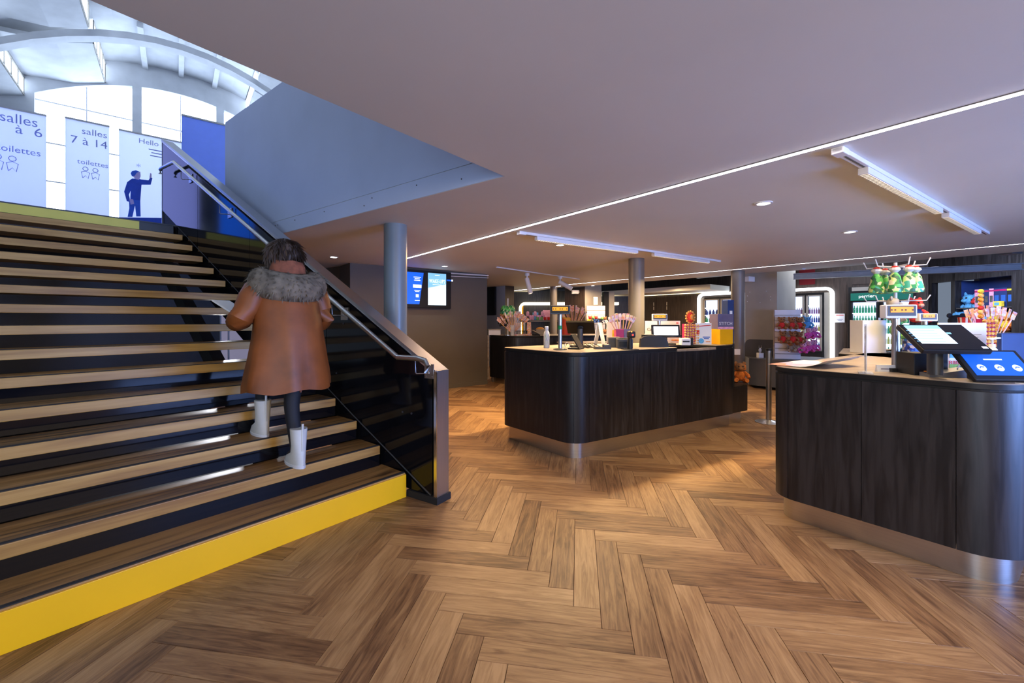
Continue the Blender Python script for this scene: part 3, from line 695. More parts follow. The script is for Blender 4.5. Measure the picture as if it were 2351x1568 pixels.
# cabinet panels on the back wall
def bpanel(s0, s1, z0, z1, mat, name='panel', d=.02, parent=wb):
    m = MB(); a, b = wp(s0+.004), wp(s1-.004); m.prism([a+nb*d, b+nb*d, b, a], z0, z1); return m.build(name, mat, parent, smooth=False)
for px0, px1 in ((1405, 1443), (1443, 1481), (1481, 1508), (1508, 1533), (1533, 1587), (1587, 1604)): bpanel(spx(px0), spx(px1), .1, 2.14, m_bwood, 'cabinet_panel')
for px in (1506, 1533):
    s = spx(px)
    for z in (1.72, 1.86): 
        m = MB(); p = wp(s-.05 if px == 1506 else s)+nb*.05; m.cyl((p.x, p.y, z), (p.x, p.y, z+.11), .01, 6); m.build('panel_handle', m_steel, wb)
for px0, px1 in ((1912, 1945), (1945, 1958), (2102, 2127)): bpanel(spx(px0), spx(px1), .1, 2.6, m_bwood, 'cabinet_panel')
bpanel(spx(1830), spx(2127), 2.22, 3.3, m_bwood, 'upper_panel', .015)
m = MB(); a, b = wp(spx(1836)), wp(spx(1872)); m.prism([a+nb*.03, b+nb*.03, b, a], 2.28, 2.75); m.build('red_glow_patch', m_redglow, wb, smooth=False)  # coloured patch in place of a red glow
# soffit above the service wall
m = MB(); a, b = wp(-9), wp(SE-4.1); m.prism([a+nb*1.15, b+nb*1.15, b, a], 2.22, 2.36); sf = st(m.build('ceiling_soffit', m_ceil, smooth=False))
m = MB(); a, b = wp(-3), wp(SE-4.1); m.prism([a+nb*.06, b+nb*.06, b+nb*.02, a+nb*.02], 2.205, 2.22); m.build('light_strip', m_ledyellow, sf, smooth=False)
# upper void with steel beams
m = MB(); m.prism([v2(1.0, 12), v2(8, 3.2), v2(14, 8), v2(5, 19)], 3.35, 3.5); st(m.build('ceiling_void', m_grey_dark, smooth=False))
def beam(p, q, z, hgt=.2, wd=.12, label=''):
    p, q = Vector(p), Vector(q); d = (q-p).normalized(); n = v2(-d.y, d.x)
    m = MB()
    for z0, z1, w_ in ((z, z+.014, wd), (z+.014, z+hgt-.014, .012), (z+hgt-.014, z+hgt, wd)): m.prism([p-n*w_/2, q-n*w_/2, q+n*w_/2, p+n*w_/2], z0, z1)
    o = m.build('steel_beam', m_steelbeam, smooth=False); return tag(o, label, 'beam', 'steel beams under the roof void')
a = at(1822, 640, 7.9); b = at(2345, 606, 6.45)
beam(a.xy, b.xy, a.z-.01, .105, .14, 'long blue grey steel beam above the drinks fridges on the right')
a = at(1600, 660, 10.4); b = at(1690, 655, 9.6); beam(a.xy, b.xy, 2.42, .16, .12, 'short grey steel beam between the two beige columns')
o = MB().box((0, 0, 0), (.16, .2, 1.0)).build('beam_post', m_steelbeam, smooth=False); p = at(2318, 590, 6.5); o.location = (p.x, p.y, 2.9); tag(o, 'short steel post on the right end of the long beam', 'post')
# slanting shelf wall at the far right
E0 = wp(SE); de = v2(-.1, -.995)
def ep(s): return E0+de*s
ne = v2(-.995, .1)
def epx(px): r = (px-CX)/F; return (r*E0.y-E0.x)/(-.1+r*.995)
s0, s1, s2, s3 = epx(2139), epx(2183), epx(2192), epx(2322)
m = MB()
def epris(m, a, b, z0, z1, d0=0, d1=-.12): p, q = ep(a), ep(b); m.prism([p+ne*d0, q+ne*d0, q+ne*d1, p+ne*d1], z0, z1)
epris(m, 0, s0, 0, 3.4); epris(m, s1, s2, 0, 3.4); epris(m, s3, s3+3.5, 0, 3.4); epris(m, s0, s3, 2.16, 3.4); epris(m, s2, s3, 0, .7)
we = st(m.build('wall_right', m_dwood, smooth=False))
m = MB(); epris(m, s0-.1, s1+.1, 0, 2.5, -.9, -1.0); m.build('passage_wall', m_grey2, we, smooth=False)
m = MB(); epris(m, s2-.02, s3+.02, .6, 2.3, -.46, -.5); epris(m, s2-.03, s2, .7, 2.16, -.12, -.46); epris(m, s3, s3+.03, .7, 2.16, -.12, -.46); m.build('niche_back', m_bluedk, we, smooth=False)
shelf_z = (.95, 1.17, 1.62)
for z in shelf_z:
    m = MB(); epris(m, s2+.003, s3-.003, z-.02, z, -.02, -.455); m.build('niche_shelf', m_dgrey, we, smooth=False)
# outer shell so no sky leaks in where the lobby is closed
for nm, a, b in (('wall_far_left', (-5.2, -5), (-5.6, 2.0)), ('wall_east', (10.6, -1), (10.9, 9)), ('wall_north', (-6, 16.2), (3.4, 16.2))):
    m = MB(); a, b = v2(*a), v2(*b); d = (b-a).normalized(); n = v2(-d.y, d.x)*.15; m.prism([a, b, b+n, a+n], 0, CEIL+.2); st(m.build(nm, m_greywall, smooth=False))
# ================================================================ CEILING LIGHTS
def led(p0, p1, name, label, hz_=.004):
    t = T('led_line', label, 'ceiling light', (p0.x, p0.y, CEIL), ang(p1-p0), 'recessed lines of light in the ceiling')
    L = (p1-p0).length
    MB().box((L/2, 0, -hz_/2), (L, .026, hz_)).build('diffuser', m_led, t, smooth=False)
    m = MB(); m.box((L/2, .022, -.002), (L, .016, .004)); m.box((L/2, -.019, -.002), (L, .010, .004)); m.build('trim_profile', m_grey_dark, t, smooth=False)
    return t
led(v2(*on(928, 594.2, CEIL).xy), v2(*on(2351, 210, CEIL).xy)+D1_*1.2, 'led', 'long bright line of light crossing the ceiling from the column to the right edge', .008)
q0_, q1_ = v2(6.75, 5.2), v2(1.51, 11.66)
led(q1_, q0_, 'led', 'bright line of light along the far edge of the ceiling on the right')
led(v2(1.51, 11.66), v2(1.60, 11.95), 'led', 'tiny kinked end piece of the far ceiling light line')
led(v2(.07, 14.0), v2(1.40, 12.1), 'led', 'distant line of light above the back niche')
def downlight(px, py, label, pw=30, r=.05, ang_=80, col=(1, .86, .68)):
    p = on(px, py, CEIL); t = T('downlight', label, 'downlight', (p.x, p.y, CEIL), 0, 'small round recessed downlights')
    MB().lathe([(r*1.35, -.001), (r*1.35, -.006), (r*1.02, -.008), (r, -.004), (r, -.001)], n=20, cap=False).build('ring', m_white, t)
    MB().cyl((0, 0, -.003), (0, 0, -.0015), r, 20).build('lens', m_lamp, t, smooth=False)
    s = spot('downlight_lamp', (0, 0, -.02), (0, 0, -2), pw, col, ang_*1.5, .8, .04); s.parent = t
downlight(1753, 466, 'small round downlight below the middle of the long light line', 22)
downlight(1951, 532, 'small round downlight nearest the right ceiling lamp bar', 20)
downlight(1286, 562, 'small round downlight under the central lamp bar', 22)
downlight(766, 590, 'small round downlight left of the daylight tinted column', 14)
downlight(1021, 611, 'small round downlight above the wall screens', 18)
downlight(1493, 657, 'small far downlight in front of the beige centre pillar', 25, .045) if False else None
p = at(1361, 657, 11.9)
downlight(1361, 655.5, 'small far downlight in front of the centre pillar', 14, .045)
D3 = v2(.83, .557).normalized()
def bar(p0, p1, boxes, label, pw):
    d = (p1-p0).normalized(); L = (p1-p0).length
    t = T('lamp_bar', label, 'ceiling light', (p0.x, p0.y, CEIL), ang(d), 'white ceiling lamp bars with louvred lamps')
    MB().box((L/2, 0, -.014), (L, .05, .028), bev=.003).build('track', m_white, t)
    MB().box((L/2, .0, -.0285), (L-.04, .012, .002)).build('track_groove', m_dgrey, t, smooth=False)
    MB().box((.045, 0, -.018), (.09, .06, .036), bev=.004).build('end_cap', m_white, t)
    for a, b in boxes:
        l0 = (a+b)/2; ll = b-a
        h = MB().box((l0, .005, -.05), (ll, .055, .042), bev=.005).build('lamp_housing', m_white, t)
        MB().box((l0, .005, -.0715), (ll-.03, .04, .002)).build('lamp_louvre', m_lampwarm, h, smooth=False)
        m = MB(); n = int(ll/.035)
        for k in range(n): m.box((a+.02+(ll-.04)*k/n, .005, -.074), (.004, .042, .005))
        m.build('louvre_blades', m_grey2, h, smooth=False, kind='stuff')
        l = area('lamp_bar_light', (l0, .005, -.095), (l0, .005, -2), ll-.05, .04, pw*ll, (1, .70, .36), 2.3); l.parent = t
pA, pB = v2(*on(1190, 531, CEIL).xy), v2(*on(1652, 598, CEIL).xy)
L_ = (pB-pA).length; bar(pA, pB, ((.25, 2.0), (2.35, 3.75)), 'white lamp bar with louvred lamps above the central counter', 46)
pA, pB = v2(*on(1922, 338, CEIL).xy), v2(*on(2265, 533, CEIL).xy)
bar(pA, pB, ((.42, 2.2), (2.42, 3.75)), 'white lamp bar with louvred lamps above the right counter', 17)
def tracklight(px, py, tilt, label, pw=40):
    p = on(px, py, CEIL); t = T('track_spotlight', label, 'spotlight', (p.x, p.y, CEIL), 0, 'white spotlights on the far ceiling track')
    MB().cyl((0, 0, -.0), (0, 0, -.06), .05, 16).build('mount', m_white, t); MB().cyl((0, 0, -.05), (0, 0, -.16), .018, 10).build('stem', m_white, t)
    a = Vector((0, 0, -.14)); d = Vector((math.sin(tilt), -.1, -math.cos(tilt))).normalized()
    hd = MB().cyl(a-d*.03, a+d*.30, .05, 18).build('lamp_head', m_white, t); MB().cyl(a+d*.298, a+d*.303, .04, 16).build('lens', m_lampwarm, hd)
tracklight(1210, 627, .25, 'white tubular spotlight hanging down left on the far track')
tracklight(1286, 634, 1.05, 'white tubular spotlight tilted right on the far track')
m = MB(); a, b = on(1140, 612, CEIL), on(1330, 640, CEIL); d = (b-a).normalized(); n = Vector((-d.y, d.x, 0))*.012
m.prism([a.xy-n.xy, b.xy-n.xy, b.xy+n.xy, a.xy+n.xy], CEIL-.02, CEIL-.001); tag(m.build('lighting_track', m_white, smooth=False), 'thin white ceiling track carrying the two spotlights', 'track')
# conduit and camera above the screens
dW = (wl1-wl0).normalized(); nW = v2(dW.y, -dW.x); rzW = ang(dW)
def wlx(px): r = (px-CX)/F; return (r*wl0.y-wl0.x)/(dW.x-r*dW.y)
m = MB(); a, b = wl0+dW*wlx(935)+nW*.05, wl1+nW*.05; m.tube([(a.x, a.y, CEIL-.06), (b.x, b.y, CEIL-.03)], .014, 8); m.tube([(a.x-.1, a.y, CEIL-.12), (a.x+.1, a.y+.1, CEIL-.12), (b.x, b.y, CEIL-.08)], .007, 6)
tag(m.build('conduit', m_white), 'white conduit running along the top of the wall with the screens', 'conduit')
s = wlx(980); p = wl0+dW*s+nW*.05; t = T('wall_socket_box', 'small white socket box above the right wall screen', 'box', (p.x, p.y, CEIL-.19), rzW)
MB().box((0, 0, 0), (.15, .05, .085), bev=.006).build('casing', m_white, t); m = MB()
for dx in (-.04, .0, .045): m.cyl((dx, -.025, 0), (dx, -.028, 0), .014, 10)
m.build('socket', m_dgrey, t)
# wall screens
sA, sB = wlx(900), wlx(1030); p = wl0+dW*((sA+sB)/2)+nW*.06; zc_ = (1.615+2.33)/2
t = T('wall_display', 'black framed pair of wall screens showing cinema notices', 'screen', (p.x, p.y, zc_), rzW)
wd = sB-sA; MB().box((0, 0, 0), (wd, .08, .72), bev=.008).build('frame', m_black, t)
x0 = wlx(935)-(sA+sB)/2; x1 = wlx(967)-(sA+sB)/2; hh = .60
MB().poly3([(x0-.35, -.043, -.29), (x1-.09, -.043, -.29), (x1, -.043, .31), (x0-.35, -.043, .31)], (0, .004, 0)).build('left_screen', emis('royal_blue_screen', (.005, .12, .85), 1.0), t, smooth=False, label='blue lit notice screen')
xl = (x0+x1)/2+.01
MB().box((xl, -.045, .05), (.17, .003, .06)).build('white_notice', m_scrwhite, t, smooth=False)
MB().box((xl-.0, -.045, -.13), (.06, .003, .06)).build('notice_icon', m_scrlite, t, smooth=False)
lines(t, (xl, -.046, .22), .15, 3, .03, m_scrwhite, .012)
lines(t, (xl, -.046, -.03), .12, 2, .022, m_scrwhite, .009); lines(t, (xl, -.046, -.22), .10, 1, .02, m_scrwhite, .012)
xa = wlx(977)-(sA+sB)/2; xb = wlx(1018)-(sA+sB)/2; xc = (xa+xb)/2; ww = xb-xa
MB().box((xc, -.044, .01), (ww, .004, .62)).build('right_screen', m_scrlite, t, smooth=False, label='pale poster screen with snow slope')
MB().poly3([(xa, -.048, .03), (xb, -.048, .12), (xb, -.048, .32), (xa, -.048, .32)], (0, .003, 0)).build('poster_sky', m_scrsky, t, smooth=False)
text('WAKE-UP2', .105, m_scrwhite, t, (xc, -.052, .13), sx=.68); lines(t, (xc, -.050, .28), .10, 1, .02, m_scrwhite, .012); lines(t, (xc, -.050, .10), .2, 1, .02, m_scrwhite, .008); 
MB().box((xb+.07, -.043, .2), (.10, .003, .03)).build('status_strip', m_scrblue, t, smooth=False); MB().box((xb+.14, -.044, .2), (.03, .004, .035)).build('status_light', m_scrwhite, t, smooth=False)
# emergency signs
def esign(p, rz, label):
    t = T('emergency_light', label, 'light', p, rz, 'white emergency lights')
    MB().box((0, 0, 0), (.2, .12, .11), bev=.008).build('casing', m_white, t); MB().box((0, -.062, 0), (.17, .004, .08)).build('cover', m_white_e, t); MB().box((.13, .02, .005), (.08, .1, .08)).build('battery_box', m_grey2, t)
p = A_+D1_*.14+o_*.14; esign((p.x, p.y, 2.24), rzB+PI*1.5+PI/2-.2, 'white emergency light box on the beige right pillar')
p = c+dl*.3+v2(-.781, -.625)*.1; esign((p.x, p.y, 2.22), rzB-.6, 'white emergency light box on the brown centre pillar')
# dome camera
t = T('dome_camera', 'small white dome camera in the right back corner', 'camera', (*(E0+v2(-.12, -.25)), 2.42)); MB().cyl((0, 0, 0), (0, 0, .06), .07, 16).build('housing', m_white, t); MB().ball((0, 0, 0), .055, n=12).build('dome', m_dgrey, t)
o = MB().cyl((0, 0, 0), (0, 0, .2), .05, 14).build('spotlight', m_white); p = at(1842, 616, 8.0); o.location = p; o.rotation_euler = (.6, .5, 0); tag(o, 'white spotlight peeking below the ceiling edge left of the fridges', 'spotlight')
# ================================================================ COUNTERS
def counter(name, label, poly, rad, zb, zt, over, cuts, npan_mat, start, order=1, topmat=None):
    """rounded counter: panels hang over a steel plinth; poly anticlockwise"""
    t = T(name, label, 'counter', (0, 0, 0))
    path = rpoly(poly, rad, 10); path = path[start:]+path[:start]; path = path+[path[0]]
    L = sum((path[i+1]-path[i]).length for i in range(len(path)-1))
    cs = [c_ for c_ in cuts if c_ < L-.05]
    for sg in cut(path, cs):
        # shrink ends a touch for the joint
        sg = list(sg); sg[0] = sg[0]+(sg[1]-sg[0]).normalized()*.0015; sg[-1] = sg[-1]+(sg[-2]-sg[-1]).normalized()*.0015
        strip(sg, zb, zt-.045, .02).build('panel', m_dwood, t)
    pl_ = offs(path[:-1]+[path[0], path[1]], over)[:-1]; pl_[0] = pl_[-1]
    strip(pl_, .0, zb+.01, .015).build('plinth', m_steel, t)
    strip(offs(path, .012), zt-.046, zt-.028, .02).build('shadow_gap', m_blackmat, t, smooth=False)
    return t, path
# central counter
K = v2(.60, 4.07); DL = v2(-.652, .758).normalized(); DD = v2(.855, .518).normalized()
def cc(s, t): return K+DD*s+DL*t
CZ = 1.06
Rb = v2(3.16, 6.04); BK = [v2(2.1, 5.98), v2(.8, 5.62)]
poly = [cc(0, 0), cc(2.66, 0), Rb, *BK, cc(0, 1.14)]
cen_c, path = counter('central_counter', 'dark oak island sales counter in the middle with steel plinth', poly, [.2, 0, 0, 0, 0, .12], .16, CZ, .05, [.17, .62, 1.07, 1.52, 1.97, 2.40, 3.2, 4.2, 5.0, 5.6, 6.4, 6.9], m_dwood, 5)
def slab(name, poly, z0, z1, parent):
    m = MB(); m.prism(poly, z0, z1-.003); e = m.build(name, m_black, parent)
    cx_ = sum((Vector(p[:2]) for p in poly), Vector((0, 0)))/len(poly)
    m = MB(); m.prism([p+(cx_-p).normalized()*.006 for p in poly], z1-.004, z1); m.build('top_surface', m_top, e, smooth=False)
A1 = rpoly([cc(0, 0), cc(1.55, 0), cc(1.55, .34), cc(2.3, .34), cc(2.3, 0), cc(2.66, 0), Rb, *BK, cc(0, 1.14)], [.2, 0, 0, 0, 0, 0, 0, 0, 0, .12], 22)
m = MB(); m.prism(A1, CZ-.03, CZ-.003); e = m.build('worktop', m_black, cen_c)
m = MB(); m.prism(A1[:0]+[p for p in A1], CZ-.0025, CZ); m.build('top_surface', m_top, e, smooth=False)
m = MB(); m.prism([cc(1.552, .02), cc(2.298, .02), cc(2.298, .9), cc(1.552, .9)], .93, .95); m.build('recess_shelf', m_top, cen_c, smooth=False)
m = MB(); m.prism([cc(1.552, 0), cc(2.298, 0), cc(2.298, .02), cc(1.552, .02)], CZ-.05, CZ-.02); m.build('recess_edge', m_top, cen_c, smooth=False)
# low step at its right end
stp = T('display_step', 'low dark step box at the right end of the central counter', 'counter', (0, 0, 0))
ed = v2(.467, .884); a_, b_ = cc(2.67, .02), cc(3.04, .02)
MB().prism([a_, b_, b_+ed*.75, a_+ed*.75], .16, .50).build('panel', m_dwood, stp, smooth=False); MB().prism([a_, b_, b_+ed*.75, a_+ed*.75], .503, .525).build('top_surface', m_bwood, stp, smooth=False)
a_, b_ = cc(2.67, .08), cc(2.99, .08); MB().prism([a_, b_, b_+ed*.65, a_+ed*.65], 0, .16).build('plinth', m_steel, stp, smooth=False)
a_, b_ = cc(2.66, 0), cc(2.665, 0); m = MB(); m.prism([a_, b_+v2(.02, .0), b_+v2(.02, 0)+ed*.62, a_+ed*.62], .5, CZ+.01); m.build('end_panel', m_black, cen_c, smooth=False)
# right counter
F0 = v2(1.815, 2.985); d1r = v2(.61, -.792).normalized(); D4 = v2(.82, .572).normalized()
def rc(s, t): return F0+D4*s+d1r*t      # s away along the counter, t toward the right end of its face
RZ = 1.05
poly = [rc(0, 0), rc(0, 1.18), rc(3.2, 1.18), rc(3.2, 0)]
rt_c, path = counter('right_counter', 'dark oak sales counter in the right foreground with rounded ends', poly, [.17, .24, 0, 0], .15, RZ, .05, [.12, .52, .92, 1.3, 1.75, 2.2, 2.7, 3.4, 4.2, 5.2, 6, 7], m_dwood, 4)
A1 = rpoly(poly, [.17, .24, 0, 0], 22); slab('worktop', A1, RZ-.03, RZ, rt_c)
# left back counter
G0 = on(1119, 876.5); G0 = v2(-.52, 9.12)
def lc(s, t): return G0+D1_*0+v2(.72, -.20).normalized()*0+v2(s, -0)*1+v2(0, t)
poly = [v2(-.50, 9.35), v2(.02, 8.72), v2(3.9, 9.6), v2(3.6, 10.3), v2(-.1, 9.9)]
lc_, path = counter('back_counter', 'long dark counter further back on the left of the centre', poly, [.02, .3, 0, 0, 0], .12, 1.05, .05, [.6, 1.4, 2.2, 3.2, 4.2], m_dwood, 1)
slab('worktop', rpoly(poly, [.02, .3, 0, 0, 0], 10), 1.02, 1.05, lc_)
p = v2(-.53, 9.30); MB().box((p.x, p.y, .56), (.05, .03, .98)).build('end_strip', m_top, lc_, smooth=False)
m = MB(); m.prism([v2(3.9, 4.8), v2(4.75, 5.45), v2(4.45, 5.85), v2(3.6, 5.2)], RZ-.04, RZ)
# stanchion
p = on(1765, 970); t = T('stanchion', 'brushed steel barrier post with round foot between the counters', 'barrier post', p)
MB().lathe([(.165, 0), (.165, .008), (.12, .022), (.05, .032), (.036, .04)], n=28).build('base', m_steel, t)
MB().cyl((0, 0, .03), (0, 0, .97), .034, 24).build('post', m_alu, t); MB().cyl((0, 0, .97), (0, 0, 1.0), .036, 24).build('belt_cassette', m_black, t); MB().box((.04, 0, .93), (.02, .03, .08)).build('belt_slot', m_black, t)
# ================================================================ THINGS ON THE COUNTERS
def onz(px, py, z): return on(px, py, z)
def ctop(px, Y, z): return Vector(((px-CX)/F*Y, Y, z))
# ---- customer displays
def cust_display(loc, rz, label, w_=.21, h_=.09, zc_=.42, casing=None, round_base=True, tape=False, thick=.05):
    t = T('customer_display', label, 'display', loc, rz, 'customer price displays on poles')
    MB().cyl((0, .02, .01), (0, .02, zc_-h_/2), .022, 16).build('pole', m_alu, t)
    if round_base: MB().lathe([(.075, 0), (.075, .008), (.06, .014), (.024, .016)], (0, .02, 0), 24).build('base', m_dgrey, t)
    else: MB().box((0, .02, .012), (.12, .12, .024), bev=.003).build('base', m_black, t)
    cs = casing or m_dgrey
    h = MB().box((0, 0, zc_), (w_, thick, h_), bev=.006).build('display_housing', cs, t)
    MB().box((0, -thick/2-.001, zc_+.004), (w_-.02, .004, h_-.022)).build('bezel', m_grey_dark if cs is not m_dgrey else m_black, h, smooth=False)
    MB().box((0, -thick/2-.004, zc_+.012), (w_-.05, .003, h_*.42)).build('amber_screen', m_amber, h, smooth=False)
    m = MB(); random.seed(int(abs(loc[0])*100))
    for k in range(7):
        if k in (2, 5): continue
        m.box((-w_*.33+k*w_*.11, -thick/2-.0062, zc_+.010), (w_*.055, .001, h_*.12))
    m.build('digits', m_amberdk, h, smooth=False)
    if tape: MB().cyl((0, .02, .22), (0, .02, .262), .0235, 16).build('green_band', m_green, t, label='green tape band')
    return t
Y1 = onz(1286, 803, CZ).y
cust_display(ctop(1286, Y1, CZ), -.12, 'grey customer price display on a pole with green tape on the central counter', .215, .095, .43, None, True, True)
# ---- bottle
def vac_bottle(loc):
    t = T('drinking_bottle', 'white drinking bottle with green and blue leaf print beside the display pole', 'bottle', loc)
    MB().lathe([(.030, 0), (.034, .006), (.034, .15), (.031, .175), (.020, .20), (.019, .205)], n=24).build('body', m_whitep, t)
    MB().lathe([(.0195, .205), (.0205, .21), (.0205, .245), (.017, .252)], n=24).build('cap', m_white, t)
    m = MB()
    for k in range(16):
        a = -2.6+.33*k; z = .02+.016*(k*5 % 7)
        pts = [Vector((.0346*math.cos(a+dx), .0346*math.sin(a+dx), z+dz)) for dx, dz in ((0, 0), (.22, .03), (.35, .07), (.12, .04))]
        m.poly3(pts, (.0004*math.cos(a), .0004*math.sin(a), 0))
    m.build('leaf_print', stripes('leaf_print', [(.1, .5, .2), (.15, .3, .5), (.6, .75, .2), (.2, .5, .45)], 40), t, smooth=False, kind='stuff')
vac_bottle(onz(1255, 799, CZ))
# ---- monitors
def pmonitor(loc, w_, h_, tilt, yaw, zc_, label, screen=None, cat='monitor', group='till monitors', stand=True, th=.03, content=None, base=True):
    """touch monitor facing local -y; tilt leans the top away"""
    t = T('till_monitor', label, cat, loc, yaw, group)
    R = Matrix.Translation((0, 0, zc_)) @ Matrix.Rotation(-tilt, 4, 'X')
    m = MB(); m.mx = R; m.box((0, 0, 0), (w_, th, h_), bev=.006); hd = m.build('monitor_housing', m_black, t)
    m = MB(); m.mx = R; m.box((0, -th/2-.001, 0), (w_-.012, .003, h_-.012)); m.build('glass', m_blackgloss, hd, smooth=False)
    if screen:
        m = MB(); m.mx = R; m.box((0, -th/2-.0035, .004), (w_-.05, .002, h_-.05)); m.build('screen', screen, hd, smooth=False)
    if stand:
        m = MB(); m.mx = None; m.cyl((0, .045, .02), (0, .045, zc_-.02), .034, 20); m.cyl((0, .045, zc_-.02), (0, .012, zc_+.01), .034, 20); m.build('stand', m_dgrey, t)
        if base: MB().box((0, .04, .01), (.24, .2, .02), bev=.006).build('base', m_black, t)
    return t, hd, R, th
p = ctop(1333, 5.02, CZ)
t, hd, R, th = pmonitor(p, .33, .235, .95, PI-.25, .235, 'black touch monitor seen from behind on the central counter', None); hd.data.materials[0] = m_blackdull
p = ctop(1528, 5.50, CZ)
pmonitor(p, .36, .165, .15, -.1, .175, 'till monitor with glowing white screen on the central counter', m_scrwhite)
cust_display(ctop(1514, 5.75, CZ), -.1, 'white customer price display above the glowing white till screen', .20, .09, .36, m_white, False)
# ---- payment terminal on a tilted stand
t = T('payment_tablet', 'thin black tablet leaning steeply on a stand beside the cables', 'tablet', ctop(1325, 4.62, CZ), -.5)
m = MB(); m.mx = Matrix.Translation((0, 0, .085)) @ Matrix.Rotation(-.55, 4, 'Y'); m.box((0, 0, 0), (.012, .15, .18), bev=.003); m.build('tablet_body', m_black, t)
MB().box((-.015, 0, .008), (.14, .14, .016), bev=.005).build('stand_foot', m_black, t)
t = T('card_terminal', 'flat dark card terminal in the middle of the central counter', 'card terminal', ctop(1382, 4.62, CZ), .1)
m = MB(); m.sweep([[(-.085, -.04, 0), (-.085, .04, 0), (-.085, .04, .03), (-.085, -.04, .03)], [(.03, -.045, 0), (.03, .045, 0), (.03, .045, .022), (.03, -.045, .022)], [(.09, -.045, 0), (.09, .045, 0), (.09, .045, .02), (.09, -.045, .02)]]); m.build('base', m_dgrey, t)
MB().box((.05, 0, .035), (.075, .07, .035), bev=.01).build('handset', m_dgrey, t)
m = MB(); random.seed(3)
for k in range(7):
    x = -.1+.05*k; m.tube([(x, .02*random.random(), .01), (x+.03, .05, .045+.02*random.random()), (x+.09, .02, .02), (x+.13, -.03, .008), (x+.17, .02, .006)], .0035, 6)
o = m.build('cable_tangle', m_black); o.location = ctop(1318, 4.78, CZ); tag(o, 'tangle of black cables behind the leaning tablet', 'cable')
m = MB(); m.tube([(.0, 0, .004), (.01, 0, .05), (.035, 0, .075), (.06, 0, .06), (.07, 0, .02), (.085, -.02, .005)], .004, 6)
o = m.build('white_cable', m_white); o.location = ctop(1294, 4.62, CZ); tag(o, 'white looped cable beside the foot of the display pole', 'cable')
# receipt printer and scanner
t = T('receipt_printer', 'dark grey receipt printer behind the hand scanner on the central counter', 'printer', ctop(1433, 4.78, CZ), -.1)
MB().box((0, 0, .055), (.17, .17, .11), bev=.012).build('body', m_dgrey, t); MB().box((0, -.02, .113), (.15, .1, .012), bev=.004).build('paper_lid', m_black, t); MB().box((0, -.088, .05), (.14, .004, .06), bev=.001).build('front_cover', m_black, t)
t = T('card_box', 'low brown box with pale lid left of the receipt printer', 'box', ctop(1409, 4.95, CZ), -.1)
MB().box((0, 0, .055), (.13, .12, .11)).build('body', m_dgrey, t, smooth=False); MB().box((0, 0, .115), (.135, .125, .012)).build('lid', m_top, t, smooth=False)
t = T('barcode_scanner', 'black barcode scanner with red light standing on a thin plate', 'scanner', ctop(1446, 4.56, CZ), .1)
MB().box((0, 0, .003), (.17, .1, .006), bev=.002).build('plate', m_black, t)
MB().cone((0, 0, .005), (0, 0, .14), .03, .022, 16).build('neck', m_black, t)
h = MB().box((.01, -.01, .165), (.075, .09, .075), bev=.02).build('scan_head', m_black, t); MB().ball((.012, -.055, .16), .010, n=8).build('red_light', emis('red_lamp', (1, .03, .02), 5), h); MB().ball((.0, -.052, .195), .007, n=8).build('orange_light', emis('orange_lamp', (1, .3, .05), 3), h)
# folded signs
def tent(px, Y, w_, h_, label, rz=0, mat=None, z=CZ, lean=.05):
    t = T('table_sign', label, 'sign', ctop(px, Y, z), rz)
    MB().sweep([[(-w_/2, 0, 0), (w_/2, 0, 0), (w_/2, .004, 0), (-w_/2, .004, 0)], [(-w_/2, lean, h_), (w_/2, lean, h_), (w_/2, lean+.004, h_), (-w_/2, lean+.004, h_)]]).build('front_card', mat or m_white_e, t, smooth=False)
    MB().sweep([[(-w_/2, 2*lean, 0), (w_/2, 2*lean, 0), (w_/2, 2*lean+.004, 0), (-w_/2, 2*lean+.004, 0)], [(-w_/2, lean+.004, h_), (w_/2, lean+.004, h_), (w_/2, lean+.008, h_), (-w_/2, lean+.008, h_)]]).build('back_card', mat or m_white_e, t, smooth=False)
    return t
tent(1387, 5.25, .10, .29, 'tall narrow white folded sign left of the candy sleeves', .9, lean=.06)
t = T('flyer_board', 'white board with yellow picture next to the tall folded sign', 'sign', ctop(1408, 5.3, CZ), .05)
MB().box((0, 0, .15), (.17, .01, .30)).build('board', m_white_e, t, smooth=False); MB().box((.03, -.006, .13), (.09, .003, .13)).build('picture', m_yellp, t, smooth=False); MB().box((0, -.006, .02), (.17, .003, .03)).build('red_strip', m_magenta, t, smooth=False)
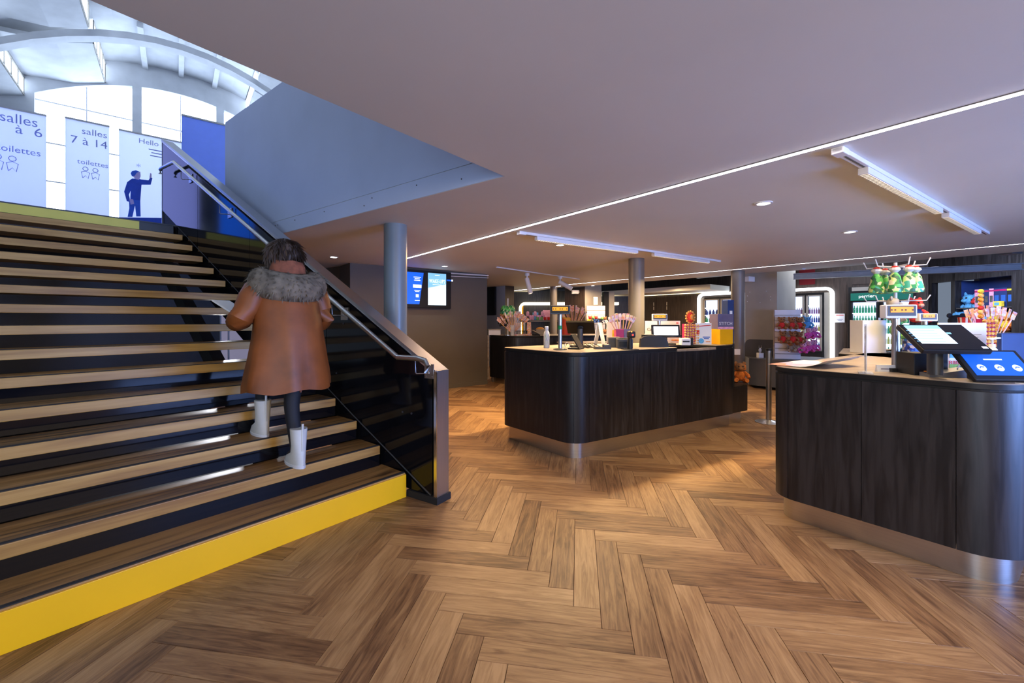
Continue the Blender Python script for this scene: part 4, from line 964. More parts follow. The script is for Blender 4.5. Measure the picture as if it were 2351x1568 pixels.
# candy sleeves fanned in a box
def candy_fan(loc, label, n, boxm, hb, hs, spread, w_=.14, stick=None, group='fans of candy sticks', card=True):
    t = T('candy_stick_stand', label, 'candy', loc, 0, group)
    if card:
        MB().box((-w_*.22, 0, hb/2), (w_*.55, .10, hb)).build('holder', boxm, t, smooth=False); MB().box((w_*.28, -.004, hb/2), (w_*.42, .10, hb*1.0)).build('holder_side', m_purple, t, smooth=False)
        MB().lathe([(.0, 0), (.03, .002), (.022, .004)], (0, 0, 0), 10).bm.free()
    else:
        MB().lathe([(.045, 0), (.05, .01), (.055, hb), (.052, hb), (.046, .012)], n=20, cap=False).build('holder', boxm, t)
    random.seed(n+int(hb*100))
    a0 = None
    for k in range(n):
        u = (k+.5)/n*2-1; row = (k*7 % 3)-1; tx = u*spread; h = hs*(1-.12*u*u)*random.uniform(.93, 1.03)
        p0 = Vector((u*w_*.36, row*.025, hb*.35)); d = Vector((math.sin(tx), row*.12, math.cos(tx))).normalized()
        s_ = MB(); s_.cone(p0, p0+d*h*.78, .0045, .0065, 6); s_ = s_.build('candy_stick', stick if stick and k % 2 else m_stick, t)
        m = MB(); q = p0+d*h*.86; m.mx = Matrix.Translation(q) @ Matrix.Rotation(tx, 4, 'Y') @ Matrix.Rotation(random.uniform(-.5, .5), 4, 'Z'); m.box((0, 0, 0), (.036, .004, h*.26)); m.build('printed_tag', m_candystick, s_, smooth=False)
    return t
candy_fan(ctop(1428, 5.15, CZ+.10), 'fan of orange candy sticks in a magenta box on the central counter', 24, m_magenta, .11, .27, .52, .17, m_stick2)
MB().box((0, 0, 0), (.19, .15, .10)).build('display_riser', m_top, None).location = ctop(1428, 5.15, CZ+.05)
tag(bpy.data.objects['display_riser'], 'pale block under the magenta box of candy sticks', 'riser')
# black seat back / bag
m = MB(); m.sweep([[(x, y, 0), (x, y+.05, 0), (x*.93, y+.06, h), (x*.93, y+.01, h)] for x, y, h in [(-.17, 0, .10), (-.13, 0, .125), (-.05, 0, .135), (.05, 0, .135), (.13, 0, .12), (.17, 0, .07)]])
o = m.build('printer_cover', m_black); o.location = ctop(1503, 4.93, CZ); tag(o, 'low black curved till casing in front of the white screen', 'till casing')
t = T('till_box', 'small black box behind the curved till casing', 'box', ctop(1488, 5.2, CZ)); MB().box((0, 0, .07), (.14, .1, .14), bev=.006).build('body', m_black, t)
t = T('white_board_sign', 'wide white counter board behind the glowing white screen', 'sign', ctop(1521, 5.9, CZ), -.1)
MB().box((0, 0, .15), (.48, .012, .32)).build('board', m_white_e, t, smooth=False); text('Cart', .06, m_grey_dark, t, (-.16, -.008, .17)); MB().box((.2, -.008, .28), (.03, .003, .015)).build('red_mark', m_red, t, smooth=False); MB().box((.17, -.008, .04), (.10, .003, .015)).build('orange_mark', m_orange, t, smooth=False)
# candy egg towers
def eggtower(loc, label, cols, rows, r=.0165, crown=True, rz=0):
    t = T('candy_tower', label, 'candy', loc, rz, 'towers of wrapped candy balls')
    wd = cols*2*r*1.02; ht = rows*2*r*1.02
    MB().box((0, .0, ht/2), (wd-2*r, wd*.7-2*r, ht)).build('core', m_magenta, t, smooth=False)
    proto = None; cnt = 0
    for i in range(rows):
        for j in range(cols+3):
            if j < cols: x, y = -wd/2+r+j*2*r*1.02, -wd*.35+r
            else: x, y = wd/2-r, -wd*.35+r+(j-cols+1)*2*r*1.02
            if proto is None: proto = MB().ball((0, 0, 0), r, (1, 1, .92), 8).build('candy_ball', m_candy, t); o = proto
            else: o = proto.copy(); C.objects.link(o)
            o.parent = t; o.location = (x, y, r+i*2*r*1.02); o.rotation_euler = (i*.7, j*1.3, i+j)
    if crown:
        MB().lathe([(.002, ht), (.035, ht+.03), (.045, ht+.09), (.032, ht+.15), (.002, ht+.175)], (0, 0, 0), 14).build('crown', m_red, t)
        MB().ball((.01, -.035, ht+.09), .034, (.8, .4, 1.2), 10).build('crown_badge', m_orange, t)
        for k in range(13):
            a = PI*.0+2*PI*k/13; o = proto.copy(); C.objects.link(o); o.parent = t; o.location = (.055*math.cos(a), -.01, ht+.09+.078*math.sin(a))
    return t
eggtower(ctop(1584, 5.62, CZ), 'tall tower of wrapped candy balls on the central counter', 6, 8, .0165)
# posters and boxes
t = T('counter_poster', 'white poster with a red stripe left of the yellow box', 'poster', ctop(1615, 5.55, CZ), -.15)
MB().box((0, 0, .14), (.20, .008, .28)).build('board', m_white_e, t, smooth=False); MB().box((0, -.006, .245), (.18, .003, .01), ry=-.08).build('red_stripe', m_red, t, smooth=False)
MB().box((-.07, -.006, .16), (.035, .003, .06)).build('red_cup_print', m_red, t, smooth=False); MB().cyl((-.03, -.005, .045), (-.03, -.008, .045), .035, 16).build('blue_print', m_bluep, t); MB().box((.055, -.006, .035), (.055, .003, .012)).build('orange_print', m_orange, t, smooth=False)
lines(t, (.035, -.006, .095), .09, 2, .02, m_blue, .012)
t = T('yellow_box', 'plain bright yellow box at the right end of the central counter', 'box', ctop(1654, 5.62, CZ), .35); MB().box((0, 0, .1), (.225, .2, .2), bev=.003).build('body', m_yellow, t)
t = T('purple_box', 'grey purple merchandise box standing on the yellow box', 'box', ctop(1656, 5.62, CZ+.201), .2); MB().box((0, 0, .10), (.235, .17, .2), bev=.003).build('body', m_purple, t)
text('STITCH', .06, m_white_e, t, (0, -.087, .055)); MB().box((0, -.0865, .015), (.23, .003, .03)).build('printed_band', m_pinkl, t, smooth=False)
t = T('tall_case', 'tall navy case behind the purple merchandise box', 'case', ctop(1671, 5.82, CZ), .2); MB().box((0, 0, .3), (.10, .12, .6), bev=.006).build('body', m_bluedk, t); MB().box((-.0, -.062, .38), (.04, .004, .14)).build('white_label', m_white_e, t, smooth=False)
# small white printer
t = T('ticket_printer', 'small pale ticket printer in front of the candy ball tower', 'printer', ctop(1572, 5.35, CZ), -.1); MB().box((0, 0, .045), (.115, .12, .09), bev=.01).build('body', m_white, t); MB().box((0, -.061, .05), (.085, .003, .02)).build('slot', m_black, t, smooth=False); MB().box((.075, 0, .05), (.03, .12, .1), bev=.01).build('side_cover', m_black, t)
# fan blade white box on column
t = T('white_wall_box', 'small white box on the beige column above the orange toy', 'box', ctop(1690, 8.15, .76)); MB().box((0, 0, 0), (.14, .05, .11), bev=.004).build('casing', m_white, t)
# ================================================================ PLUSH TOYS
def plush(name, label, cat, loc, rz, body, head, limbs, s=1, group=None, ears='round', eyes=True, muzzle=None):
    t = T(name, label, cat, loc, rz, group); 
    MB().ball((0, 0, .075*s), .062*s, (1, .85, 1.15), 12).build('body', body, t)
    h = MB().ball((0, -.012*s, .175*s), .056*s, (1.08, .95, .95), 12).build('head', head, t)
    for sx in (-1, 1):
        m = MB()
        if ears == 'round': m.ball((sx*.045*s, 0, .222*s), .022*s, (1, .5, 1), 8)
        else: m.cone((sx*.04*s, 0, .205*s), (sx*.075*s, .01*s, .265*s), .02*s, .004*s, 8)
        m.build('ear', head, h)
    MB().ball((0, -.062*s, .162*s), .024*s, (1.1, .8, .8), 8).build('muzzle', muzzle or head, h)
    for sx in (-1, 1): MB().ball((sx*.022*s, -.06*s, .19*s), .0085*s, n=6).build('eye', m_blackp, h)
    for sx in (-1, 1):
        MB().tube([(sx*.045*s, -.01*s, .115*s), (sx*.08*s, -.03*s, .085*s), (sx*.088*s, -.055*s, .055*s)], [.022*s, .021*s, .018*s], 8).build('arm', limbs, t)
        MB().tube([(sx*.035*s, -.01*s, .03*s), (sx*.055*s, -.07*s, .018*s), (sx*.058*s, -.10*s, .03*s)], [.028*s, .026*s, .024*s], 8).build('leg', limbs, t)
    return t
# slatwall stand right pillar
def stand(base, rz, w_, h_, label, n=9):
    t = T('toy_stand', label, 'display stand', base, rz)
    sl = h_/n
    for k in range(n): MB().box((0, 0, sl*(k+.5)), (w_, .018, sl-.012), bev=.003).build('slat', m_white, t, smooth=False)
    MB().box((0, .014, h_/2), (w_, .012, h_)).build('back_board', m_grey2, t, smooth=False)
    MB().box((-w_/2-.01, .0, h_/2), (.02, .05, h_)).build('side_rail', m_top, t, smooth=False)
    return t
s0 = ctop(1808, 8.25, .605); rzs = ang(D1_)+.55
stand(s0, rzs, .44, .98, 'white slatted stand hung with bears in red shirts beside the right pillar')
m = MB(); 
def loc_in(base, rz, x, y, z): return Vector(base)+Vector((x*math.cos(rz)-y*math.sin(rz), x*math.sin(rz)+y*math.cos(rz), z))
tt = T('hook_rail', 'thin wire hook rail at the top of the white toy stand', 'rail', loc_in(s0, rzs, 0, -.05, .84), rzs); m = MB(); m.cyl((-.2, 0, 0), (.2, 0, 0), .005, 6)
for k in range(7): m.cyl((-.18+.06*k, 0, 0), (-.18+.06*k, -.0, -.05), .004, 6)
for x in (-.19, .19): m.cyl((x, 0, 0), (x, .045, 0), .005, 6)
m.build('wires', m_chrome, tt)
proto = plush('plush_bear', 'brown plush bear in a red shirt, upper left of the white stand', 'plush toy', loc_in(s0, rzs, -.13, -.13, .60), rzs, m_red, m_fur, m_fur, 1.0, 'plush bears in red shirts')
dup(proto, loc_in(s0, rzs, .03, -.15, .60), rzs+.3, 'brown plush bear in a red shirt, upper middle of the white stand')
dup(proto, loc_in(s0, rzs, .17, -.11, .60), rzs-.1, 'brown plush bear in a red shirt, upper right of the white stand')
dup(proto, loc_in(s0, rzs, -.11, -.13, .33), rzs+.1, 'brown plush bear in a red shirt, lower left of the white stand')
dup(proto, loc_in(s0, rzs, .05, -.15, .33), rzs, 'brown plush bear in a red shirt, lower middle of the white stand')
dup(proto, loc_in(s0, rzs, .17, -.10, .32), rzs-.2, 'brown plush bear in a red shirt, lower right of the white stand')
pk = plush('plush_cat', 'pink striped plush cat, upper one right of the bears', 'plush toy', loc_in(s0, rzs, .33, -.12, .42), rzs, m_pink, m_pinkl, m_pink, .9, 'pink plush cats', 'pointed')
dup(pk, loc_in(s0, rzs, .43, -.05, .44), rzs+.5, 'pink plush cat hanging furthest right of the white stand')
dup(pk, loc_in(s0, rzs, .33, -.13, .17), rzs, 'pink plush cat, lower one right of the beige soft toys')
dup(pk, loc_in(s0, rzs, .42, -.07, .19), rzs+.2, 'pink plush cat at the bottom right corner of the stand')
dup(pk, loc_in(s0, rzs, .22, -.15, .14), rzs-.2, 'pink plush cat hanging lowest below the bears')
bl_ = plush('plush_seal', 'blue plush toy hanging right of the upper bears', 'plush toy', loc_in(s0, rzs, .31, -.08, .62), rzs, m_bluep, m_bluep, m_bluep, .95, None, 'pointed')
bg_ = plush('plush_dog', 'beige plush dog hanging below the lower bears', 'plush toy', loc_in(s0, rzs, .02, -.14, .17), rzs, m_top, m_fur, m_top, .85, 'beige plush dogs')
dup(bg_, loc_in(s0, rzs, .14, -.13, .18), rzs, 'beige plush dog right beside the lowest pink cat')
# centre pillar stand with toys
cp = c+dr_*.38; s1_ = Vector((cp.x-.06, cp.y-.12, .60)); rz1 = ang(dr_)-.25
s1_ = ctop(1368, 12.15, .58)
stand(s1_, .1, .55, 1.22, 'white slatted stand with colourful toys on the centre pillar', 9)
random.seed(5)
pm = [(m_red, m_yellp), (m_greenp, m_bluedk), (m_red, m_blue), (m_whitep, m_blackp), (m_greenp, m_bluedk), (m_fur, m_whitep)]
pos = ['far left', 'second from left', 'third from left', 'third from right', 'second from right', 'far right']
pr0 = None
for i in range(6):
    a, b = pm[i]; plush('plush_toy', 'small plush toy in the upper row of the centre pillar stand, '+pos[i], 'plush toy', s1_+Vector((-.19+.085*i, -.12, .72-.02*(i > 3))), 0, b, a, b, .85, 'toys on the centre pillar stand')
plush('plush_toy', 'teal capped plush toy low on the centre pillar stand', 'plush toy', s1_+Vector((.08, -.14, .30)), 0, m_whitep, m_bluep, m_red, 1.1, 'toys on the centre pillar stand')
plush('plush_toy', 'brown plush toy low on the right of the centre pillar stand', 'plush toy', s1_+Vector((.22, -.14, .26)), 0, m_fur, m_fur, m_blackp, 1.2, 'toys on the centre pillar stand')
t = T('wall_notice', 'small white framed notice above the centre pillar stand', 'notice', s1_+Vector((-.01, -.02, 1.26)), .1); MB().box((0, 0, .1), (.12, .012, .22)).build('frame', m_white, t, smooth=False); m = MB()
for k in range(6): m.box((0, -.007, .04+.025*k), (.07, .002, .006))
m.build('print_lines', m_purple, t, smooth=False)
# orange lion
q = v2(3.16, 5.80)
ln = plush('plush_lion', 'orange brown plush toy slumped on the dark step box', 'plush toy', Vector((q.x, q.y, .527)), -.3, m_furo, m_fur, m_furo, 1.15)
MB().lathe([(.05, .15), (.085, .17), (.08, .23), (.045, .25)], (0, .02, 0), 12).build('mane', m_furo, ln)
# ================================================================ RIGHT COUNTER THINGS
# paper sheets
def sheet(pts, mat, name, label, curl=0):
    m = MB(); n = 10; g = []
    a, b, c_, d = [Vector(p) for p in pts]
    for i in range(n+1):
        u = i/n; g.append([a.lerp(b, u), d.lerp(c_, u)])
    for i, r in enumerate(g):
        u = i/n
        for p in r: p.z += curl*max(0, u-.55)**2*4+.012*max(0, .2-u)
    m.sweep([[r[0], r[1], r[1]+Vector((0, 0, .0006)), r[0]+Vector((0, 0, .0006))] for r in g]); o = m.build(name, mat)
    return tag(o, label, 'paper sheet')
fp_ = stripes('printed_flyer', [(.82, .8, .82), (.82, .8, .82), (.82, .8, .82), (.5, .45, .65), (.8, .8, .82), (.75, .3, .22), (.82, .82, .84)], 7)
sheet([ctop(1762, 3.08, RZ+.004), ctop(1893, 2.80, RZ+.004), ctop(1985, 2.98, RZ+.03), ctop(1845, 3.40, RZ+.004)], fp_, 'flyer_sheet', 'large printed paper sheet curling over the left end of the right counter', .06)
# acrylic holder seen edge-on
t = T('sign_holder', 'clear acrylic sign holder seen edge-on beside the paper sheets', 'sign holder', onz(1987, 856, RZ), .92); MB().box((0, 0, .002), (.15, .07, .004)).build('foot', m_acryl, t, smooth=False); MB().box((0, 0, .155), (.15, .006, .30), bev=.002).build('upright', m_acryl, t); MB().box((0, .0, .155), (.135, .002, .28)).build('printed_insert', m_paper, t, smooth=False)
t = T('desk_label', 'small white folded label in front of the big display pole', 'label', onz(2033, 853, RZ), -.1); MB().sweep([[(-.055, -.012, 0), (.055, -.012, 0), (.055, .012, 0), (-.055, .012, 0)], [(-.055, -.004, .042), (.055, -.004, .042), (.055, .004, .042), (-.055, .004, .042)]]).build('card', m_white_e, t, smooth=False); lines(t, (0, -.0118, .018), .07, 1, .01, m_purple, .005)
cust_display(ctop(2062, 2.68, RZ), -.18, 'large pale customer price display on a metal pole on the right counter', .175, .086, .385, m_white, False, thick=.06)
cust_display(ctop(2127, 3.7, RZ), -.18, 'smaller white customer price display further back on the right counter', .14, .07, .355, m_white, False)
t = T('black_box', 'plain black box on the right counter under the tilted monitor', 'box', ctop(2116, 2.56, RZ), -.22); MB().box((0, 0, .066), (.17, .15, .132), bev=.003).build('body', m_black, t)
# big tilted monitor
p = onz(2166, 852, RZ); p = Vector((2.405, 2.34, RZ))
t, hd, R, th = pmonitor(p, .325, .235, .95, -.16, .225, 'black touch monitor with a pale till screen on the right counter', None, th=.028, base=False)
m = MB(); m.mx = R; m.box((-.055, -th/2-.004, .018), (.17, .002, .165)); m.build('screen', m_scrlite, hd, smooth=False, label='lit pale till screen')
m = MB(); m.mx = R; m.box((-.055, -th/2-.0055, .085), (.17, .002, .03)); m.build('title_bar', m_scrsky, hd, smooth=False)
m = MB(); m.mx = R; m.box((.045, -th/2-.0035, .03), (.02, .002, .012)); m.build('blue_icon', m_scrsky, hd, smooth=False)
m = MB(); m.mx = R; m.box((.135, -th/2-.0035, -.095), (.025, .002, .016)); m.build('white_sticker', m_white_e, hd, smooth=False)
m = MB(); m.mx = R
for k in range(5): m.box((-.085, -th/2-.0055, .05-.024*k), (.14, .001, .003))
m.build('text_lines', m_scrsky, hd, smooth=False)
# tablet with blue screen
p = onz(2290, 862, RZ); p = Vector((2.585, 2.24, RZ))
t = T('touch_tablet', 'black tablet with blue screen and three round icons at the right edge', 'tablet', p, -.10)
R = Matrix.Translation((0, 0, .085)) @ Matrix.Rotation(-.72, 4, 'X')
m = MB(); m.mx = R; m.box((0, 0, 0), (.315, .022, .20), bev=.008); h = m.build('tablet_body', m_black, t)
m = MB(); m.mx = R; m.box((0, -.0122, .008), (.27, .002, .155)); sc_ = m.build('screen', m_scrblue, h, smooth=False)
for dx, nm in ((-.085, 'round_icon'), (0, 'round_icon'), (.085, 'round_icon')):
    m = MB(); m.mx = R; m.cyl((dx, -.0135, -.022), (dx, -.0142, -.022), .021, 20); m.build(nm, m_scrlite, h)
    m = MB(); m.mx = R; m.tube([(dx-.011, -.0155, -.026), (dx-.004, -.0155, -.017), (dx+.011, -.0155, -.019)], .0022, 5); m.build('icon_drawing', m_scrblue, h)
m = MB(); m.mx = R; m.box((0, -.0142, .032), (.09, .001, .007)); m.build('printed_line', m_scrlite, h, smooth=False)
MB().box((0, .07, .05), (.1, .06, .1), bev=.01).build('stand', m_dgrey, t)
# keypad terminal
t = T('payment_terminal', 'blue grey card payment terminal between the monitor and the tablet', 'card terminal', onz(2176, 866, RZ)+Vector((0, .02, 0)), -.15)
m = MB(); m.sweep([[(-.10, -.035, 0), (-.10, .04, 0), (-.10, .04, .022), (-.10, -.035, .018)], [(-.03, -.04, 0), (-.03, .04, 0), (-.03, .04, .03), (-.03, -.04, .026)], [(.10, -.04, 0), (.10, .04, 0), (.10, .04, .055), (.10, -.04, .05)]]); m.build('body', m_steelbeam, t)
m = MB()
for i in range(4):
    for j in range(3): m.box((-.085+.014*i, -.02+.018*j, .028), (.010, .013, .006), bev=.002)
m.build('keys', m_orange, t)
# pump bottle
t = T('pump_bottle', 'white sanitiser pump bottle with long spout behind the tablet', 'bottle', ctop(2278, 2.92, RZ+.0), .1)
MB().lathe([(.028, 0), (.032, .006), (.032, .10), (.026, .125), (.014, .14), (.013, .145)], n=20).build('body', m_white_e, t); MB().cyl((0, 0, .14), (0, 0, .162), .017, 16).build('collar', m_white, t)
m = MB(); m.cyl((0, 0, .16), (0, 0, .195), .006, 10); m.tube([(-.02, 0, .2), (.05, 0, .205), (.11, 0, .203), (.125, 0, .19)], .006, 8); m.box((-.005, 0, .2), (.05, .02, .012), bev=.003); m.build('pump_head', m_white, t)
MB().box((0, -.033, .05), (.035, .003, .05), bev=.001).build('blue_label', m_bluep, t)
# white board behind the monitor
t = T('white_backboard', 'white card board standing behind the tilted black monitor', 'board', ctop(2208, 3.2, RZ), -.1); MB().box((0, 0, .155), (.33, .012, .31)).build('board', m_white_e, t, smooth=False); lines(t, (.06, -.007, .22), .14, 3, .02, m_grey2, .004)
t = T('sweets_bag', 'white and green sweets packet lettered in red behind the till stand', 'sweets bag', ctop(2196, 2.62, RZ), -.15); MB().box((0, 0, .07), (.115, .03, .14), bev=.008).build('packet', m_white_e, t); MB().box((0, -.017, .03), (.1, .003, .05)).build('green_print', m_greenp, t, smooth=False); MB().box((0, -.017, .115), (.1, .003, .04)).build('blue_print', m_bluep, t, smooth=False); text('RIBO', .032, m_red, t, (-.02, -.019, .055)); text('PIK', .022, m_bluedk, t, (.0, -.02, .03))
o = MB().tube([(0, 0, .004), (.0, 0, .05), (.02, 0, .08), (.05, .01, .085), (.08, .03, .06)], .004, 6).build('white_cable', m_white); o.location = ctop(2198, 2.42, RZ); tag(o, 'white bent cable beside the blue grey card terminal', 'cable')
o = MB().tube([(0, 0, .004), (.03, -.04, .004), (.10, -.05, .004), (.16, -.02, .004), (.12, .02, .01), (.02, .02, .012)], .0028, 6).build('white_cable', m_white); o.location = ctop(2330, 2.17, RZ); tag(o, 'thin white cable looping at the front right edge of the right counter', 'cable')
t = T('rear_monitor', 'dark navy monitor back at the far right behind the tablet', 'monitor', ctop(2345, 2.95, RZ), .1); MB().box((0, 0, .13), (.36, .03, .22), bev=.008).build('housing', m_bluedk, t); MB().cyl((0, .03, 0), (0, .03, .1), .02, 12).build('stand', m_black, t)
t = T('ticket_tray', 'grey tray with clear cups right of the pump bottle', 'tray', ctop(2322, 2.6, RZ), -.1); MB().box((0, 0, .02), (.14, .12, .04), bev=.004).build('tray', m_grey2, t); MB().cyl((-.04, 0, .04), (-.04, 0, .07), .025, 14).build('cup', m_bluep, t)
# second egg tower and stick fan
eggtower(ctop(2263, 3.9, RZ), 'tower of wrapped candy balls on the far side of the right counter', 4, 9, .0185, False, .1)
o = T('candy_column', 'stack of candy balls topped with yellow ones above the right tower', 'candy', ctop(2252, 3.85, RZ+.34)); 
for k in range(7): MB().ball((0, 0, .026+.038*k), .021, n=10).build('candy_ball', (m_orange, m_candy, m_red, m_candy, m_orange, m_candy, m_yellp)[k], o)
candy_fan(ctop(2270, 4.05, RZ+.10), 'wide fan of pink candy sticks behind the white pump bottle', 22, m_glass, .12, .33, .46, .20, m_stick2, card=False)
# back shelf of the right counter
bx_ = T('rear_counter', 'back counter with dark edge behind the right counter', 'counter', (0, 0, 0))
q = [v2(3.05, 3.95), v2(4.4, 3.75), v2(5.6, 4.6), v2(4.2, 5.0), v2(3.2, 4.6)]
q = [ctop(1925, 4.15, 0).xy, ctop(2062, 3.62, 0).xy, ctop(2340, 3.75, 0).xy, ctop(2330, 4.6, 0).xy, ctop(1935, 4.9, 0).xy]
MB().prism(q, .0, 1.01).build('body', m_dwood, bx_, smooth=False); slab('worktop', q, 1.01, 1.05, bx_)
t = T('white_display_box', 'tall plain white display box in front of the green headed fridge', 'box', ctop(1992, 4.25, 1.05), 0); MB().box((0, 0, .165), (.235, .16, .33), bev=.003).build('body', m_white_e, t)
# wire carousel with hanging bags
cx0 = ctop(2056, 4.15, 1.05); t = T('wire_carousel', 'white wire carousel rack hung with green sweet bags on the rear counter', 'display rack', cx0)
MB().cyl((0, 0, 0), (0, 0, .90), .014, 12).build('pole', m_white, t); MB().lathe([(.13, 0), (.13, .008), (.02, .02)], n=24).build('base', m_chrome, t)
for z in (.86, .52): 
    for k in range(6):
        a = 2*PI*k/6+.2; e = Vector((math.cos(a)*.22, math.sin(a)*.22, z)); MB().tube([(0, 0, z), e, e*1.12+Vector((0, 0, -.08*z+.03))], .006, 6).build('wire_arm', m_white, t)
bagp = None
nm = ['leftmost', 'front left', 'front middle', 'front right', 'rightmost', 'rear']
for i, (dx, dy) in enumerate(((-.17, .02), (-.10, -.10), (0, -.14), (.10, -.10), (.17, .02), (0, .12))):
    lab = 'green cone shaped sweet bag with red top on the carousel, '+nm[i]
    if bagp is None:
        bagp = T('sweet_bag', lab, 'sweet bag', cx0+Vector((dx, dy, .60)), 0, 'green sweet bags on the wire carousel')
        MB().lathe([(.062, 0), (.068, .03), (.052, .10), (.045, .15), (.02, .19)], n=12).build('bag', m_candyg, bagp); MB().lathe([(.02, .19), (.045, .215), (.04, .235), (.01, .245)], n=10).build('top_frill', m_whitep, bagp); MB().ball((0, 0, .242), .028, (1.1, 1, .6), 8).build('red_bow', m_red, bagp)
    else: dup(bagp, cx0+Vector((dx, dy, .60)), i, lab)
plush('plush_dinosaur', 'green plush toy hanging low on the wire carousel', 'plush toy', cx0+Vector((-.10, -.12, .16)), .5, m_greenp, m_greenp, m_greenp, 1.0, None, 'round')
plush('plush_doll', 'red and blue plush doll right of the large price display', 'plush toy', ctop(2101, 4.1, 1.36), 0, m_bluedk, m_red, m_red, 1.0, None, 'round', muzzle=m_skin)
plush('plush_owl', 'grey beige plush toy hanging left of the metal display pole', 'plush toy', cx0+Vector((-.13, -.10, .32)), .8, m_grey2, m_grey2, m_top, 1.0, None, 'round')
t = T('sweets_jar', 'clear jar of dark blue packets under the wire carousel', 'jar', cx0+Vector((-.02, -.18, .0)), 0); MB().lathe([(.06, 0), (.063, .01), (.063, .15), (.055, .17)], n=20).build('contents', stripes('blue_packets', [(.02, .05, .4), (.5, .5, .6), (.01, .02, .1), (.05, .2, .7)], 40), t); MB().cyl((0, 0, .17), (0, 0, .185), .058, 20).build('lid', m_chrome, t)
# ================================================================ FRIDGES
def fridge(s0, s1, ztop, label, header=None, rows=5, perdoor=5, kinds=None, zb=.55, frame=True, depth=.12):
    """two glazed doors set in the back wall"""
    s0, s1 = sorted((s0, s1)); p = wp((s0+s1)/2); wd = s1-s0
    t = T('drinks_fridge', label, 'fridge', (p.x+nb.x*.02, p.y+nb.y*.02, 0), ang(D1_))
    MB().box((0, -.03, ztop/2), (wd, .06, ztop), bev=.004).build('cabinet', m_black, t)
    hz = ztop-(.2 if header else .06)
    if header:
        hd = MB().box((0, -.075, ztop-.10), (wd-.03, .04, .17)).build('header', m_tealhead, t, smooth=False); text('perrier', .10, m_scrwhite, hd, (-wd*.22, -.098, ztop-.12))
    dw_ = wd/2-.02; kinds = kinds or [m_bott_g]
    for sx in (-1, 1):
        x = sx*(wd/4)
        g = MB().box((x, -.075, (zb+hz)/2), (dw_-.10, .006, hz-zb-.06)).build('interior', m_fridge, t, smooth=False)
        fr = MB()
        for dx in (-1, 1): fr.box((x+dx*(dw_/2-.03), -.15, (zb+hz)/2), (.04, .03, hz-zb))
        for z in (zb+.015, hz-.015): fr.box((x, -.15, z), (dw_-.02, .03, .03))
        d = fr.build('door', m_grey2 if not header else m_black, t, smooth=False)
        MB().cyl((-sx*(-.0)+x-sx*(dw_/2-.0), -.175, (zb+hz)/2-.25), (x-sx*(dw_/2), -.175, (zb+hz)/2+.25), .011, 8).build('door_handle', m_alu, d)
        step = (hz-zb-.1)/rows
        for r in range(rows):
            z = zb+.05+step*r
            MB().box((x, -.115, z), (dw_-.09, .07, .022)).build('shelf', m_scrwhite, t, smooth=False)
    MB().box((0, -.07, zb/2), (wd-.02, .03, zb-.04)).build('lower_grille', m_blackmat, t, smooth=False); MB().box((.2, -.09, zb*.7), (.22, .01, .07)).build('maker_plate', m_grey2, t, smooth=False)
    # drinks
    protos = {}
    for sx in (-1, 1):
        x = sx*(wd/4); step = (hz-zb-.1)/rows
        for r in range(rows-(0 if header else 1)):
            mt = kinds[r % len(kinds)]
            for j in range(perdoor):
                z = zb+.062+step*r; xx = x+(j-(perdoor-1)/2)*(dw_-.14)/(perdoor-.6)
                lc_b = Vector((p.x, p.y, z)) + Vector((*(D1_*xx), 0)) + Vector((*(nb*.135), 0))
                rr_ = min(.036, (dw_-.14)/perdoor*.43)
                if mt.name not in protos:
                    hh_ = min(step*.72, .22); o = MB().lathe([(rr_*.9, 0), (rr_, .01), (rr_, hh_*.6), (rr_*.45, hh_*.8), (rr_*.4, hh_)], n=10).build('drink_bottle', mt); protos[mt.name] = o
                else: o = protos[mt.name].copy(); C.objects.link(o)
                o.location = lc_b; rn = ('bottom', 'second', 'third', 'fourth', 'fifth', 'top')[r]; tag(o, kind_lab[mt.name]+', '+rn+' shelf, '+('left' if sx < 0 else 'right')+' door of the '+label.split(' two door')[0].split(' with')[0].replace(' tall', '')+('' if header else ' framed fridge'), 'drink', kind_lab[mt.name]+'s, '+rn+' shelf, '+('left' if sx < 0 else 'right')+' door, '+label.split(' with ')[0])
    if frame:
        fw = .07; ins = [(-wd/2-.16, .0), (-wd/2-.16, ztop+.10), (wd/2+.16, ztop+.10), (wd/2+.16, 0)]
        def loop(off):
            x0, x1, z1 = -wd/2-.13-off, wd/2+.13+off, ztop+.06+off; r = .10+off; pts = [(x0, 0)]
            pts += [(x0+r-r*math.cos(k*PI/16), z1-r+r*math.sin(k*PI/16)) for k in range(9)]; pts += [(x1-r+r*math.sin(k*PI/16), z1-r+r*math.cos(k*PI/16)) for k in range(9)]; pts += [(x1, 0)]; return pts
        a, b = loop(0), loop(fw); m = MB(); m.sweep([[(x, -.10, z), (X, -.10, Z), (X, -.0, Z), (x, -.0, z)] for (x, z), (X, Z) in zip(a, b)]); m.build('light_frame', m_ledframe, t)
        for sx in (-1, 1): MB().box((sx*(wd/2+.065), -.03, ztop/2), (.12, .05, ztop)).build('side_reveal', m_grey2, t, smooth=False)
    return t
kind_lab = {m_bott_g.name: 'green glass bottle', m_bott_y.name: 'yellow green drink', m_bott_w.name: 'pale drink', m_bott_b.name: 'dark blue can', m_bott_p.name: 'purple can'}
fridge(spx(1816), spx(1894), 2.06, 'right tall two door drinks fridge with a white light frame', None, 6, 5, [m_bott_b, m_bott_w, m_bott_y, m_bott_b, m_bott_p], .62)
fridge(spx(1620), spx(1700), 2.06, 'left tall two door drinks fridge with a white light frame', None, 6, 4, [m_bott_w, m_bott_b, m_bott_w, m_bott_g, m_bott_b], .62)
s_ = spx(1945)
